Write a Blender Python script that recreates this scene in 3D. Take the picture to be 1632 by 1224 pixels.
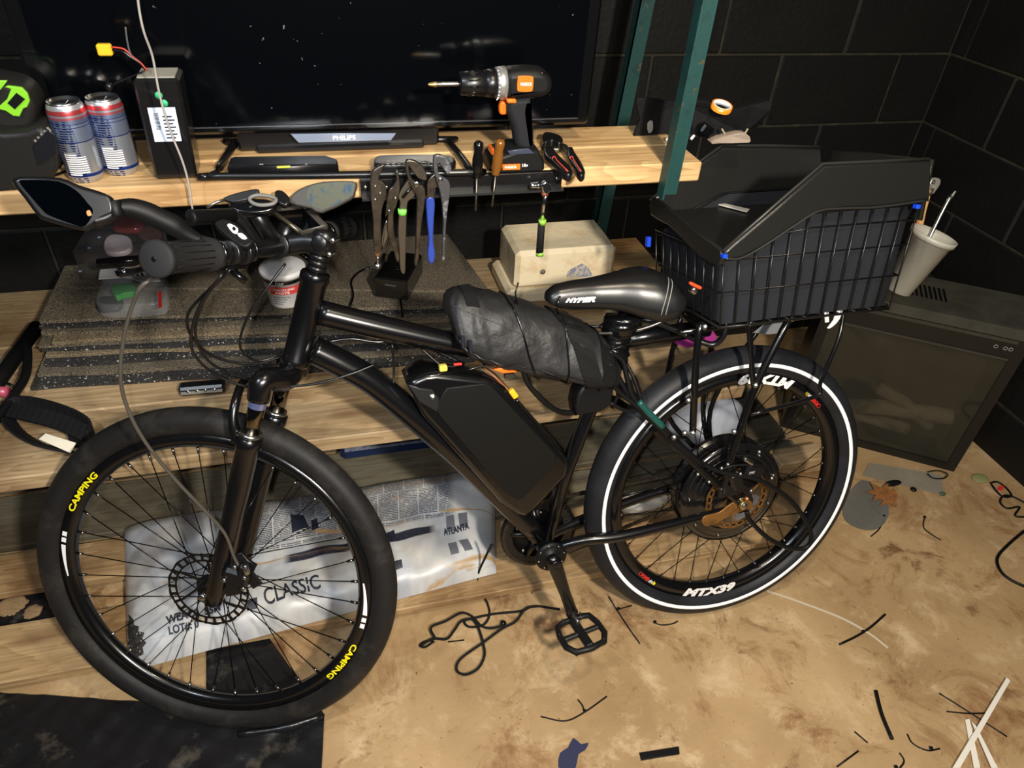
import bpy, math, random
import numpy as np
from mathutils import Matrix, Vector
random.seed(7); rng=np.random.RandomState(7)
S=bpy.context.scene
for o in list(bpy.data.objects): bpy.data.objects.remove(o)
COL=S.collection
PI=math.pi
# ---------------------------------------------------------------- camera
FPX=1131.; CXP,CYP=816.,612.
_p,_r,_y=[math.radians(a) for a in (37.77,4.02,16.95)]
FW=np.array([math.sin(_y)*math.cos(_p),math.cos(_y)*math.cos(_p),-math.sin(_p)])
_r0=np.array([math.cos(_y),-math.sin(_y),0]); _u0=np.cross(_r0,FW)
RT=_r0*math.cos(_r)+_u0*math.sin(_r); UP=-_r0*math.sin(_r)+_u0*math.cos(_r)
CO=np.array([0,0,1.56])
cd=bpy.data.cameras.new('camera'); cam=bpy.data.objects.new('camera',cd); COL.objects.link(cam)
cd.sensor_width=36; cd.lens=36*FPX/1632; cd.clip_start=.02
M=Matrix.Identity(4)
for i in range(3): M[i][0]=RT[i]; M[i][1]=UP[i]; M[i][2]=-FW[i]; M[i][3]=CO[i]
cam.matrix_world=M; S.camera=cam
# ---------------------------------------------------------------- light
w=bpy.data.worlds.new('world'); S.world=w; w.use_nodes=True
w.node_tree.nodes['Background'].inputs[0].default_value=(.75,.85,1,1)
w.node_tree.nodes['Background'].inputs[1].default_value=.03
S.view_settings.view_transform='Standard'; S.view_settings.look='None'
S.view_settings.exposure=-.10; S.view_settings.gamma=1; S.view_settings.use_curve_mapping=False
def area(name,loc,tgt,size,power,col,sy=None):
    l=bpy.data.lights.new(name,'AREA'); l.energy=power; l.color=col; l.size=size
    if sy: l.shape='RECTANGLE'; l.size_y=sy
    o=bpy.data.objects.new(name,l); COL.objects.link(o); o.location=loc
    o.rotation_euler=(Vector(tgt)-Vector(loc)).to_track_quat('-Z','Y').to_euler()
    return o
area('warm_lamp',(.5,.35,2.45),(.5,.9,0),.10,15,(1,.84,.62))
area('cool_lamp',(-.85,.15,2.4),(.2,1.1,0),.10,17,(.80,.90,1))
area('front_lamp',(.45,-.55,1.95),(.2,1.5,.6),.10,62,(1,.92,.80))
area('phone_light',(-.03,.0,1.585),(.4,1.2,.4),.02,9,(.95,.97,1))
# ---------------------------------------------------------------- projection helpers (pixel of a 1632x1224 frame -> point on a real plane)
def ray(px,py): return FW+RT*(px-CXP)/FPX-UP*(py-CYP)/FPX
def PL(px,py,P0,N):
    d=ray(px,py); t=((np.asarray(P0,float)-CO)@np.asarray(N,float))/(d@np.asarray(N,float)); return CO+t*d
def PZ(px,py,z): return PL(px,py,(0,0,z),(0,0,1))
def PY(px,py,y): return PL(px,py,(0,y,0),(0,1,0))
def PX(px,py,x): return PL(px,py,(x,0,0),(1,0,0))
def U(v): v=np.asarray(v,float); return v/np.linalg.norm(v)
A=lambda *a: np.array(a,float)
# ---------------------------------------------------------------- materials
def lin(c): return tuple((x/255/12.92 if x/255<=.04045 else ((x/255+.055)/1.055)**2.4) for x in c)+(1,)
MATS={}
def mat(name,rgb,rough=.5,metal=0,var=None,bump=None,coat=0,alpha=None,trans=0,spec=None,speck=None,stretch=(1,1,1),emit=None,sheen=0):
    if name in MATS: return MATS[name]
    m=bpy.data.materials.new(name); m.use_nodes=True; nt=m.node_tree; N=nt.nodes; L=nt.links
    b=N['Principled BSDF']; b.inputs['Base Color'].default_value=lin(rgb); b.inputs['Roughness'].default_value=rough
    b.inputs['Metallic'].default_value=metal; b.inputs['Coat Weight'].default_value=coat
    if spec is None and not metal and max(rgb)<50 and rough>.4: spec=.22
    if spec is not None: b.inputs['Specular IOR Level'].default_value=spec
    if alpha is not None: b.inputs['Alpha'].default_value=alpha
    if trans: b.inputs['Transmission Weight'].default_value=trans
    if emit: b.inputs['Emission Color'].default_value=lin(emit[0]); b.inputs['Emission Strength'].default_value=emit[1]
    tc=N.new('ShaderNodeTexCoord'); mp=N.new('ShaderNodeMapping'); mp.inputs['Scale'].default_value=stretch
    L.new(tc.outputs['Object'],mp.inputs[0]); col=None
    if var:   # (scale, rgb2, lo, hi)
        n=N.new('ShaderNodeTexNoise'); n.inputs['Scale'].default_value=var[0]; n.inputs['Detail'].default_value=6; n.inputs['Roughness'].default_value=.65
        L.new(mp.outputs[0],n.inputs[0]); r=N.new('ShaderNodeValToRGB'); r.color_ramp.elements[0].position=var[2]; r.color_ramp.elements[1].position=var[3]
        r.color_ramp.elements[0].color=lin(rgb); r.color_ramp.elements[1].color=lin(var[1]); L.new(n.outputs[0],r.inputs[0]); col=r.outputs[0]
    if speck:  # (scale, rgb, threshold)
        v=N.new('ShaderNodeTexNoise'); v.inputs['Scale'].default_value=speck[0]; v.inputs['Detail'].default_value=2
        L.new(mp.outputs[0],v.inputs[0]); r=N.new('ShaderNodeValToRGB'); r.color_ramp.elements[0].position=speck[2]; r.color_ramp.elements[1].position=speck[2]+.03
        L.new(v.outputs[0],r.inputs[0]); mx=N.new('ShaderNodeMixRGB'); L.new(r.outputs[0],mx.inputs[0])
        if col: L.new(col,mx.inputs[1])
        else: mx.inputs[1].default_value=lin(rgb)
        mx.inputs[2].default_value=lin(speck[1]); col=mx.outputs[0]
    if col: L.new(col,b.inputs['Base Color'])
    if bump:
        n=N.new('ShaderNodeTexNoise'); n.inputs['Scale'].default_value=bump[0]; n.inputs['Detail'].default_value=5
        L.new(mp.outputs[0],n.inputs[0]); bp=N.new('ShaderNodeBump'); bp.inputs['Strength'].default_value=bump[1]; bp.inputs['Distance'].default_value=bump[2] if len(bump)>2 else .002
        L.new(n.outputs[0],bp.inputs['Height']); L.new(bp.outputs[0],b.inputs['Normal'])
    MATS[name]=m; return m
def wood(name,light,dark,rough=.6,knots=True,dirt=None):
    if name in MATS: return MATS[name]
    m=bpy.data.materials.new(name); m.use_nodes=True; nt=m.node_tree; N=nt.nodes; L=nt.links; b=N['Principled BSDF']
    b.inputs['Roughness'].default_value=rough
    tc=N.new('ShaderNodeTexCoord'); oi=N.new('ShaderNodeObjectInfo')
    ad=N.new('ShaderNodeVectorMath'); ad.operation='ADD'; sc=N.new('ShaderNodeVectorMath'); sc.operation='SCALE'
    cmb=N.new('ShaderNodeCombineXYZ')
    for i in range(3): L.new(oi.outputs['Random'],cmb.inputs[i])
    L.new(cmb.outputs[0],sc.inputs[0]); sc.inputs['Scale'].default_value=7.
    L.new(tc.outputs['Object'],ad.inputs[0]); L.new(sc.outputs[0],ad.inputs[1])
    mp=N.new('ShaderNodeMapping'); mp.inputs['Scale'].default_value=(.8,6,6); L.new(ad.outputs[0],mp.inputs[0])
    n1=N.new('ShaderNodeTexNoise'); n1.inputs['Scale'].default_value=1.6; n1.inputs['Detail'].default_value=3; n1.inputs['Distortion'].default_value=.5; L.new(mp.outputs[0],n1.inputs[0])
    mul=N.new('ShaderNodeMath'); mul.operation='MULTIPLY'; mul.inputs[1].default_value=14; L.new(n1.outputs[0],mul.inputs[0])
    fr=N.new('ShaderNodeMath'); fr.operation='FRACT'; L.new(mul.outputs[0],fr.inputs[0])
    mp2=N.new('ShaderNodeMapping'); mp2.inputs['Scale'].default_value=(3,90,90); L.new(ad.outputs[0],mp2.inputs[0])
    n2=N.new('ShaderNodeTexNoise'); n2.inputs['Scale'].default_value=1.5; n2.inputs['Detail'].default_value=5; L.new(mp2.outputs[0],n2.inputs[0])
    mm=N.new('ShaderNodeMath'); mm.operation='MULTIPLY_ADD'; mm.inputs[1].default_value=.28; L.new(fr.outputs[0],mm.inputs[0]); L.new(n2.outputs[0],mm.inputs[2])
    r=N.new('ShaderNodeValToRGB'); r.color_ramp.elements[0].position=.35; r.color_ramp.elements[1].position=1.0
    r.color_ramp.elements[0].color=lin(light); r.color_ramp.elements[1].color=lin(dark); L.new(mm.outputs[0],r.inputs[0])
    n3=N.new('ShaderNodeTexNoise'); n3.inputs['Scale'].default_value=3.5; n3.inputs['Detail'].default_value=6; L.new(ad.outputs[0],n3.inputs[0])
    r3=N.new('ShaderNodeValToRGB'); r3.color_ramp.elements[0].position=.5; r3.color_ramp.elements[1].position=.68; L.new(n3.outputs[0],r3.inputs[0])
    mx=N.new('ShaderNodeMixRGB'); mx.blend_type='MULTIPLY'; mx.inputs[2].default_value=lin(dirt or (190,175,160))
    L.new(r3.outputs[0],mx.inputs[0]); L.new(r.outputs[0],mx.inputs[1]); out=mx.outputs[0]
    if knots:
        mk=N.new('ShaderNodeMapping'); mk.inputs['Scale'].default_value=(2.2,6.5,.6); L.new(ad.outputs[0],mk.inputs[0])
        v=N.new('ShaderNodeTexVoronoi'); v.inputs['Scale'].default_value=1; L.new(mk.outputs[0],v.inputs[0])
        rk=N.new('ShaderNodeValToRGB'); rk.color_ramp.elements[0].position=.05; rk.color_ramp.elements[1].position=.13
        rk.color_ramp.elements[0].color=(1,1,1,1); rk.color_ramp.elements[1].color=(0,0,0,1); L.new(v.outputs['Distance'],rk.inputs[0])
        mx2=N.new('ShaderNodeMixRGB'); mx2.inputs[2].default_value=lin((118,80,50)); sc2=N.new('ShaderNodeMath'); sc2.operation='MULTIPLY'; sc2.inputs[1].default_value=.55
        L.new(rk.outputs[0],sc2.inputs[0]); L.new(sc2.outputs[0],mx2.inputs[0]); L.new(out,mx2.inputs[1]); out=mx2.outputs[0]
    L.new(out,b.inputs['Base Color'])
    bp=N.new('ShaderNodeBump'); bp.inputs['Strength'].default_value=.25; bp.inputs['Distance'].default_value=.001; L.new(n2.outputs[0],bp.inputs['Height']); L.new(bp.outputs[0],b.inputs['Normal'])
    MATS[name]=m; return m
def floor_mat():
    m=bpy.data.materials.new('concrete'); m.use_nodes=True; nt=m.node_tree; N=nt.nodes; L=nt.links; b=N['Principled BSDF']
    tc=N.new('ShaderNodeTexCoord')
    def noise(s,d=7,ro=.6,dist=0):
        n=N.new('ShaderNodeTexNoise'); n.inputs['Scale'].default_value=s; n.inputs['Detail'].default_value=d; n.inputs['Roughness'].default_value=ro; n.inputs['Distortion'].default_value=dist
        L.new(tc.outputs['Object'],n.inputs[0]); return n.outputs[0]
    def ramp(x,a,b_,c0=(0,0,0),c1=(255,255,255)):
        r=N.new('ShaderNodeValToRGB'); r.color_ramp.elements[0].position=a; r.color_ramp.elements[1].position=b_
        r.color_ramp.elements[0].color=lin(c0); r.color_ramp.elements[1].color=lin(c1); L.new(x,r.inputs[0]); return r.outputs[0]
    def mix(f,a,c,bt='MIX'):
        x=N.new('ShaderNodeMixRGB'); x.blend_type=bt; L.new(f,x.inputs[0]); L.new(a,x.inputs[1])
        if isinstance(c,tuple): x.inputs[2].default_value=lin(c)
        else: L.new(c,x.inputs[2])
        return x.outputs[0]
    base=ramp(noise(2.2),.32,.68,(146,118,80),(184,154,112))
    c=mix(ramp(noise(9,8,.7,.4),.52,.70),base,(196,170,132))
    c=mix(ramp(noise(5,8,.75,.8),.52,.66),c,(128,92,56))
    c=mix(ramp(noise(3.1,8,.7,1.2),.58,.66),c,(112,80,50))
    c=mix(ramp(noise(60,4,.7),.6,.72),c,(150,118,80))
    c=mix(ramp(noise(95,2,.5),.72,.76),c,(86,60,38))
    c=mix(ramp(noise(2.7,3,.5,.3),.70,.715),c,(70,74,92))
    L.new(c,b.inputs['Base Color']); b.inputs['Roughness'].default_value=.62
    bp=N.new('ShaderNodeBump'); bp.inputs['Strength'].default_value=.35; bp.inputs['Distance'].default_value=.004; L.new(noise(26,8,.7),bp.inputs['Height']); L.new(bp.outputs[0],b.inputs['Normal'])
    return m
M_floor=floor_mat()
M_wall=mat('black_paint',(11,11,10),.6,spec=.3,var=(3,(18,18,15),.4,.75),bump=(60,.5,.003),speck=(70,(120,120,112),.80))
M_mortar=mat('painted_mortar',(44,42,34),.8,bump=(80,.6,.003),var=(12,(74,68,48),.5,.8))
M_pine=wood('pine',(216,182,130),(156,116,70))
M_deckw=wood('weathered_pine',(188,164,126),(134,108,76),dirt=(178,160,140))
M_pallet=wood('old_pine',(190,160,116),(138,108,72),dirt=(170,150,130))
M_gray=wood('grey_weathered_shaded_board',(128,122,104),(94,88,72),knots=False)
M_blk=mat('gloss_black',(11,11,13),.2,coat=.1)
M_blkm=mat('matte_black',(12,12,13),.5)
M_blks=mat('satin_black',(14,14,16),.32)
M_tv=mat('screen_black',(3,4,6),.12,spec=.5,speck=(120,(105,108,114),.765))
M_rub=mat('tyre_rubber',(27,26,26),.55,bump=(160,.35,.001),var=(14,(50,47,43),.5,.75))
M_rub2=mat('slick_rubber',(27,28,31),.48,bump=(120,.3,.001),var=(6,(40,41,46),.45,.7))
M_grip=mat('grip_rubber',(32,32,33),.7)
M_ref=mat('reflective_band',(250,252,255),.25,spec=1)  # white base colour stands in for the retroreflected light
M_white=mat('white',(232,232,232),.5)
M_steel=mat('steel',(170,170,168),.28,1,bump=(90,.2,.0005))
M_dsteel=mat('worn_steel',(96,90,82),.38,1,var=(30,(150,142,130),.4,.75),bump=(150,.3,.0005))
M_chrome=mat('chrome',(225,226,228),.1,1)
M_yel=mat('yellow_print',(236,222,20),.5)
M_red=mat('red_print',(214,40,36),.5)
M_org=mat('orange_plastic',(243,112,26),.4)
M_gold=mat('rusty_brass',(158,116,66),.42,.75,var=(25,(105,72,40),.45,.7))
M_lea=mat('black_leatherette',(27,27,25),.34,bump=(260,.35,.0008))
M_lin=mat('charcoal_fabric',(31,33,38),.8,bump=(400,.4,.0006))
M_bag=mat('nylon',(25,25,26),.5,spec=.4,bump=(20,.6,.010),var=(7,(42,42,43),.4,.7))
M_blue=mat('blue_plastic',(20,70,215),.4)
M_green=mat('green_tape',(120,226,84),.5)
M_lime=mat('lime_plastic',(122,190,40),.45)
M_teal=mat('green_angle_iron',(22,62,60),.5,var=(22,(14,40,40),.5,.75),bump=(60,.3,.001),speck=(45,(70,64,44),.66))
M_plug=mat('yellow_plug',(228,176,36),.4)
M_clear=mat('clear_plastic',(235,240,245),.08,alpha=.12,spec=.9)
M_frost=mat('frosted_plastic',(164,162,150),.4,alpha=.75)
# ---------------------------------------------------------------- mesh builder
class MB:
    def __init__(s): s.v=[];s.f=[];s.mi=[];s.sm=[]
    def add(s,V,F,mi=0,smooth=True):
        o=len(s.v); s.v.extend([tuple(map(float,x)) for x in V])
        for f in F: s.f.append([i+o for i in f]); s.mi.append(mi); s.sm.append(smooth)
        return s
    def hexa(s,P,mi=0): # 8 corners: 0-3 bottom ccw, 4-7 top
        return s.add(P,[(3,2,1,0),(4,5,6,7),(0,1,5,4),(1,2,6,5),(2,3,7,6),(3,0,4,7)],mi,False)
    def box(s,c,d,ax=None,b=0,mi=0):
        c=np.asarray(c,float); X,Y,Z=[np.asarray(a,float) for a in (ax if ax is not None else np.eye(3))]; d=np.asarray(d,float)/2
        if b<=0:
            return s.hexa([c+X*d[0]*i+Y*d[1]*j+Z*d[2]*k for k in (-1,1) for i,j in ((-1,-1),(1,-1),(1,1),(-1,1))],mi)
        # chamfered box: 24 verts
        b=min(b,d.min()*.98); V=[];idx={}
        for a in range(3):
            for sx in (-1,1):
                for sy in (-1,1):
                    for sz in (-1,1):
                        sg=(sx,sy,sz); q=[sg[i]*(d[i]-(b if i!=a else 0)) for i in range(3)]
                        idx[(sg,a)]=len(V); V.append(c+X*q[0]+Y*q[1]+Z*q[2])
        F=[]
        for a in range(3):
            i,j=[k for k in range(3) if k!=a]
            for sa in (-1,1):
                q=[]
                for u_,v_ in ((-1,-1),(1,-1),(1,1),(-1,1)):
                    sg=[0,0,0]; sg[a]=sa; sg[i]=u_; sg[j]=v_; q.append(idx[(tuple(sg),a)])
                if (sa>0)==(a==1): q=q[::-1]
                F.append(q)
        for a in range(3): # edges along axis a
            i,j=[k for k in range(3) if k!=a]
            for u_ in (-1,1):
                for v_ in (-1,1):
                    p=[0,0,0];p[i]=u_;p[j]=v_; lo=list(p);hi=list(p);lo[a]=-1;hi[a]=1
                    q=[idx[(tuple(lo),i)],idx[(tuple(hi),i)],idx[(tuple(hi),j)],idx[(tuple(lo),j)]]
                    if (u_*v_>0)!=(a==1): q=q[::-1]
                    F.append(q[::-1])
        for sg in [(x,y,z) for x in (-1,1) for y in (-1,1) for z in (-1,1)]:
            q=[idx[(sg,0)],idx[(sg,1)],idx[(sg,2)]]
            if sg[0]*sg[1]*sg[2]<0: q=q[::-1]
            F.append(q)
        return s.add(V,F,mi,False)
    def tube(s,pts,r,n=10,closed=False,mi=0,cap=True,sq=None):
        P=np.array(pts,float); k=len(P); R=np.full(k,r,float) if np.isscalar(r) else np.array(r,float)
        T=np.zeros_like(P)
        for i in range(k):
            a=P[(i-1)%k] if (closed or i>0) else P[i]; b=P[(i+1)%k] if (closed or i<k-1) else P[i]
            T[i]=U(b-a+1e-12)
        ref=A(0,0,1) if abs(T[0][2])<.9 else A(1,0,0)
        nn=U(np.cross(T[0],ref)); V=[]
        for i in range(k):
            nn=nn-T[i]*(nn@T[i]); nn=U(nn); bb=np.cross(T[i],nn)
            for j in range(n):
                a=2*PI*j/n; V.append(P[i]+R[i]*(nn*math.cos(a)*(sq or 1)+bb*math.sin(a)))
        F=[]
        for i in range(k if closed else k-1):
            for j in range(n):
                F.append((i*n+j,i*n+(j+1)%n,((i+1)%k)*n+(j+1)%n,((i+1)%k)*n+j))
        if cap and not closed: F.append(tuple(range(n))[::-1]); F.append(tuple((k-1)*n+j for j in range(n)))
        return s.add(V,F,mi)
    def lathe(s,prof,o,ax,n=28,mi=0,cap=True,ph=0):
        o=np.asarray(o,float); ax=U(ax); ref=A(0,0,1) if abs(ax[2])<.9 else A(1,0,0); x=U(np.cross(ref,ax)); y=np.cross(ax,x)
        V=[];k=len(prof)
        for r_,h in prof:
            for j in range(n):
                a=2*PI*j/n+ph; V.append(o+ax*h+r_*(x*math.cos(a)+y*math.sin(a)))
        F=[(i*n+j,i*n+(j+1)%n,(i+1)*n+(j+1)%n,(i+1)*n+j) for i in range(k-1) for j in range(n)]
        if cap: F.append(tuple(range(n))[::-1]); F.append(tuple((k-1)*n+j for j in range(n)))
        return s.add(V,F,mi)
    def prism(s,pts,nv,th,b=0,mi=0,smooth=False,center=True):
        P=np.array(pts,float); nv=U(nv); k=len(P)
        area=np.zeros(3)
        for i in range(k): area+=np.cross(P[i],P[(i+1)%k])
        if area@nv<0: P=P[::-1].copy()
        off=-th/2 if center else 0
        def inset(b):
            Q=P.copy()
            for i in range(k):
                e0=U(P[i]-P[i-1]+1e-12); e1=U(P[(i+1)%k]-P[i]+1e-12)
                n0=np.cross(nv,e0); n1=np.cross(nv,e1); m_=U(n0+n1+1e-12); c=max(.45,m_@n0); Q[i]=P[i]+m_*b/c
            return Q
        rings=[(0,off),(0,off+th)] if b<=0 else [(b,off),(b*.3,off+b*.3),(0,off+b),(0,off+th-b),(b*.3,off+th-b*.3),(b,off+th)]
        V=[]
        for bi,h in rings: V.extend(list((inset(bi) if bi>0 else P)+nv*h))
        R=len(rings); F=[(i*k+j,i*k+(j+1)%k,(i+1)*k+(j+1)%k,(i+1)*k+j) for i in range(R-1) for j in range(k)]
        o=len(s.v); s.add(V,F,mi,smooth or b>0); s.add([],[],mi)
        s.f.append([o+j for j in range(k)][::-1]); s.mi.append(mi); s.sm.append(False)
        s.f.append([o+(R-1)*k+j for j in range(k)]); s.mi.append(mi); s.sm.append(False)
        return s
    def loft(s,rings,closed=True,cap=True,mi=0,smooth=True):
        n=len(rings[0]); V=[p for r_ in rings for p in r_]; k=len(rings)
        F=[(i*n+j,i*n+(j+1)%n,(i+1)*n+(j+1)%n,(i+1)*n+j) for i in range(k-1) for j in range(n if closed else n-1)]
        if cap: F.append(tuple(range(n))[::-1]); F.append(tuple((k-1)*n+j for j in range(n)))
        return s.add(V,F,mi,smooth)
    def torus(s,c,ax,ex,R,prof,n=72,mi=0,arc=None):
        # prof: closed list of (dr,doff); c centre, ax axis, ex start dir
        c=np.asarray(c,float); ax=U(ax); ex=U(ex); ey=np.cross(ax,ex); k=len(prof); V=[]
        a0,a1=(0,2*PI) if arc is None else arc; full=arc is None; m_=n if full else n+1
        for i in range(m_):
            a=a0+(a1-a0)*i/n; e=ex*math.cos(a)+ey*math.sin(a)
            for dr,do in prof: V.append(c+e*(R+dr)+ax*do)
        F=[(i*k+j,i*k+(j+1)%k,((i+1)%m_)*k+(j+1)%k,((i+1)%m_)*k+j) for i in range(n) for j in range(k)]
        return s.add(V,F,mi)
def cr(pts,k=6,closed=False):
    P=[np.asarray(p,float) for p in pts]; n=len(P); out=[]
    for i in range(n if closed else n-1):
        p0=P[(i-1)%n] if (closed or i>0) else 2*P[0]-P[1]; p1=P[i]; p2=P[(i+1)%n]; p3=P[(i+2)%n] if (closed or i+2<n) else 2*P[-1]-P[-2]
        for t in np.linspace(0,1,k,endpoint=False):
            out.append(.5*((2*p1)+(-p0+p2)*t+(2*p0-5*p1+4*p2-p3)*t*t+(-p0+3*p1-3*p2+p3)*t**3))
    if not closed: out.append(P[-1])
    return out
BASE={}
def empty(name,loc,label,cat,group=None):
    o=bpy.data.objects.new(name,None); COL.objects.link(o); o.location=loc; o.empty_display_size=.05
    o['label']=label; o['category']=cat
    if group: o['group']=group
    BASE[o.name]=np.array(loc,float); return o
CLAMP=None
def fin(name,mb,mats,parent=None,label=None,cat=None,group=None,kind=None,base=None):
    """mb in world coordinates -> one mesh object"""
    V=np.array(mb.v,float)
    if CLAMP is not None: V[:,2]=np.maximum(V[:,2],CLAMP)
    if parent is not None: b=BASE[parent.name]
    else:
        lo,hi=V.min(0),V.max(0); b=np.array([(lo[0]+hi[0])/2,(lo[1]+hi[1])/2,lo[2]]) if base is None else np.array(base,float)
    me=bpy.data.meshes.new(name); me.from_pydata([tuple(x) for x in (V-b)],[],mb.f)
    if not isinstance(mats,(list,tuple)): mats=[mats]
    for m in mats: me.materials.append(m)
    me.polygons.foreach_set('material_index',mb.mi); me.polygons.foreach_set('use_smooth',mb.sm); me.update()
    o=bpy.data.objects.new(name,me); COL.objects.link(o)
    if parent is not None:
        o.parent=parent; BASE[o.name]=b
    else: o.location=b; BASE[o.name]=b
    if label: o['label']=label
    if cat: o['category']=cat
    if group: o['group']=group
    if kind: o['kind']=kind
    return o
def inst(name,me,Mw,parent,label=None):
    """shared mesh with world matrix under parent"""
    o=bpy.data.objects.new(name,me); COL.objects.link(o); o.parent=parent; b=BASE[parent.name]
    o.matrix_local=Matrix.Translation(Vector(-b))@Mw; BASE[o.name]=b
    if label: o['label']=label
    return o
def mesh_of(name,mb,mats):
    me=bpy.data.meshes.new(name); me.from_pydata(mb.v,[],mb.f)
    for m in (mats if isinstance(mats,(list,tuple)) else [mats]): me.materials.append(m)
    me.polygons.foreach_set('material_index',mb.mi); me.polygons.foreach_set('use_smooth',mb.sm); me.update(); return me
def MX(o,x,y,z):
    m=Matrix.Identity(4)
    for i in range(3): m[i][0]=x[i];m[i][1]=y[i];m[i][2]=z[i];m[i][3]=o[i]
    return m
def textverts(txt,bold=.0,shear=0,depth=.0):
    cu=bpy.data.curves.new('t','FONT'); cu.body=txt; cu.size=1; cu.align_x='LEFT'; cu.offset=bold; cu.shear=shear; cu.resolution_u=3
    ob=bpy.data.objects.new('t',cu); COL.objects.link(ob); bpy.context.view_layer.update()
    dg=bpy.context.evaluated_depsgraph_get(); me=bpy.data.meshes.new_from_object(ob.evaluated_get(dg))
    V=np.array([v.co[:] for v in me.vertices]); F=[list(p.vertices) for p in me.polygons]
    bpy.data.objects.remove(ob); bpy.data.curves.remove(cu); bpy.data.meshes.remove(me)
    return V,F
def text(txt,o,x,y,h,mb=None,bold=.02,shear=0,wid=None,mi=0,fn=None,center=False):
    """planar text: o origin, x reading dir, y up dir (unit), h cap height"""
    V,F=textverts(txt,bold,shear); sc=h/.7
    V=V-[V[:,0].min(),0,0]; sx=sc
    if wid: sx=wid/V[:,0].max()
    if center: V=V-[V[:,0].max()/2,.35,0]
    mb=mb or MB()
    if fn: W=[fn(v[0]*sx,v[1]*sc) for v in V]
    else: W=[np.asarray(o)+np.asarray(x)*v[0]*sx+np.asarray(y)*v[1]*sc for v in V]
    nrm=np.cross(x,y) if not fn else None
    return mb.add(W,F,mi,False)
EOF_MARK=1
# ================================================================ SETTING
YW=2.08; XW=2.07
fl=MB(); fl.box((.4,1.0,-.03),(4.4,4.0,.06)); fin('floor',fl,M_floor,kind='structure',label='stained tan concrete garage floor',base=(0,0,0))
wb=MB(); wb.box((.25,YW+.034,1.05),(3.76,.06,2.1)); wall_back=fin('wall_back',wb,M_mortar,kind='structure',label='black painted concrete block wall behind the shelves',base=(0,YW,0))
wr=MB(); wr.box((XW+.034,.72,1.05),(.06,2.76,2.1)); wall_right=fin('wall_right',wr,M_mortar,kind='structure',label='black painted concrete block wall on the right',base=(XW,0,0))
BL,BH=.44,.222; z0=.840-4*BH
bm_=MB(); bm_.box((0,0,0),(BL-.007,.06,BH-.007),b=.004); ME_blk=mesh_of('block',bm_,M_wall)
bh_=MB(); bh_.box((0,0,0),(.06,BL-.007,BH-.007),b=.004); ME_blk2=mesh_of('block',bh_,M_wall)
for r in range(-1,6):
    zc=z0+BH*(r+.5)
    if zc>2: continue
    off=(1.88 if (r%2==0) else 1.66)
    # course containing z .84-1.06 is r=4
    for k in range(-1,9):
        xc=off-BL*(k-.5)
        if xc-BL/2<-1.6: continue
        if xc+BL/2>XW: xc_=(xc-BL/2+XW)/2; sx=(XW-(xc-BL/2))/BL; 
        else: xc_=xc; sx=1
        if sx<=.05: continue
        inst('block',ME_blk,MX((xc_,YW+.030,zc),(sx,0,0),(0,1,0),(0,0,1)),wall_back)
    offy=(1.80 if (r%2==0) else 1.58)
    for k in range(-1,6):
        yc=offy-BL*(k-.5); sy=1
        if yc+BL/2>YW: sy=(YW-(yc-BL/2))/BL; yc=(yc-BL/2+YW)/2
        if sy<=.05: continue
        inst('block',ME_blk2,MX((XW+.030,yc,zc),(1,0,0),(0,sy,0),(0,0,1)),wall_right)
# ---------------------------------------------------------------- upper shelf (hung on angle iron)
ZU=1.082
us=empty('upper_shelf',(-.1,1.29,1.044),'pine plank shelf at eye level holding the television and tools','shelf')
for nm,(y0,y1) in {'a':(1.195,1.292),'b':(1.297,1.415)}.items():
    b=MB(); b.box((-.16,(y0+y1)/2,1.063),(1.75,y1-y0,.038),b=.003); fin('plank',b,M_pine,us)
def angle_iron(px_top,px_bot,yy,z0,z1,wf,wd,lab):
    t=PY(*px_top,yy); b_=PY(*px_bot,yy); d=(t-b_)/(t[2]-b_[2]); p0=b_+d*(z0-b_[2]); p1=b_+d*(z1-b_[2])
    m=MB()
    for (a,bb) in (((0,0),(wf,.004)),((0,0),(.004,wd))):
        P=[]
        for p in (p0,p1):
            for i,j in ((a[0],a[1]),(bb[0],a[1]),(bb[0],bb[1]),(a[0],bb[1])): P.append(p+A(i,j,0))
        m.hexa(P)
    return m
m=angle_iron((1110,0),(1050,300),1.19,1.022,1.75,.040,-.022,''); fr_up=fin('angle_iron_upright',m,M_teal,label='scuffed green angle iron upright at the front end of the upper shelf',cat='upright',group='green angle iron uprights')
m=angle_iron((1021,0),(953,340),1.84,.53,1.75,.040,.030,''); fin('angle_iron_upright',m,M_teal,label='green angle iron upright behind the shelf next to the wrapped blocks',cat='upright',group='green angle iron uprights')
# front tool rail
p0=PY(575,304,1.188); p1=PY(893,294,1.188)
tr=empty('tool_rail',(.2,1.188,1.05),'black metal tool rail screwed to the front edge of the upper shelf','tool rail')
b=MB(); xa,xb=p0[0],p1[0]; b.box(((xa+xb)/2,1.188,1.066),(xb-xa,.012,.030),b=.001); fin('rail',b,M_blks,tr)
b=MB(); b.box(((xa+xb)/2,1.178,1.052),(xb-xa,.022,.004)); fin('lip',b,mat('worn_black_edge',(60,60,60),.3,.6),tr)
for x in (xa+.008,xb-.010): b=MB(); b.lathe([(.004,0),(.004,.002),(.002,.0035)],(x,1.182,1.069),(0,-1,0),12); fin('screw',b,M_steel,tr)
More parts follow.
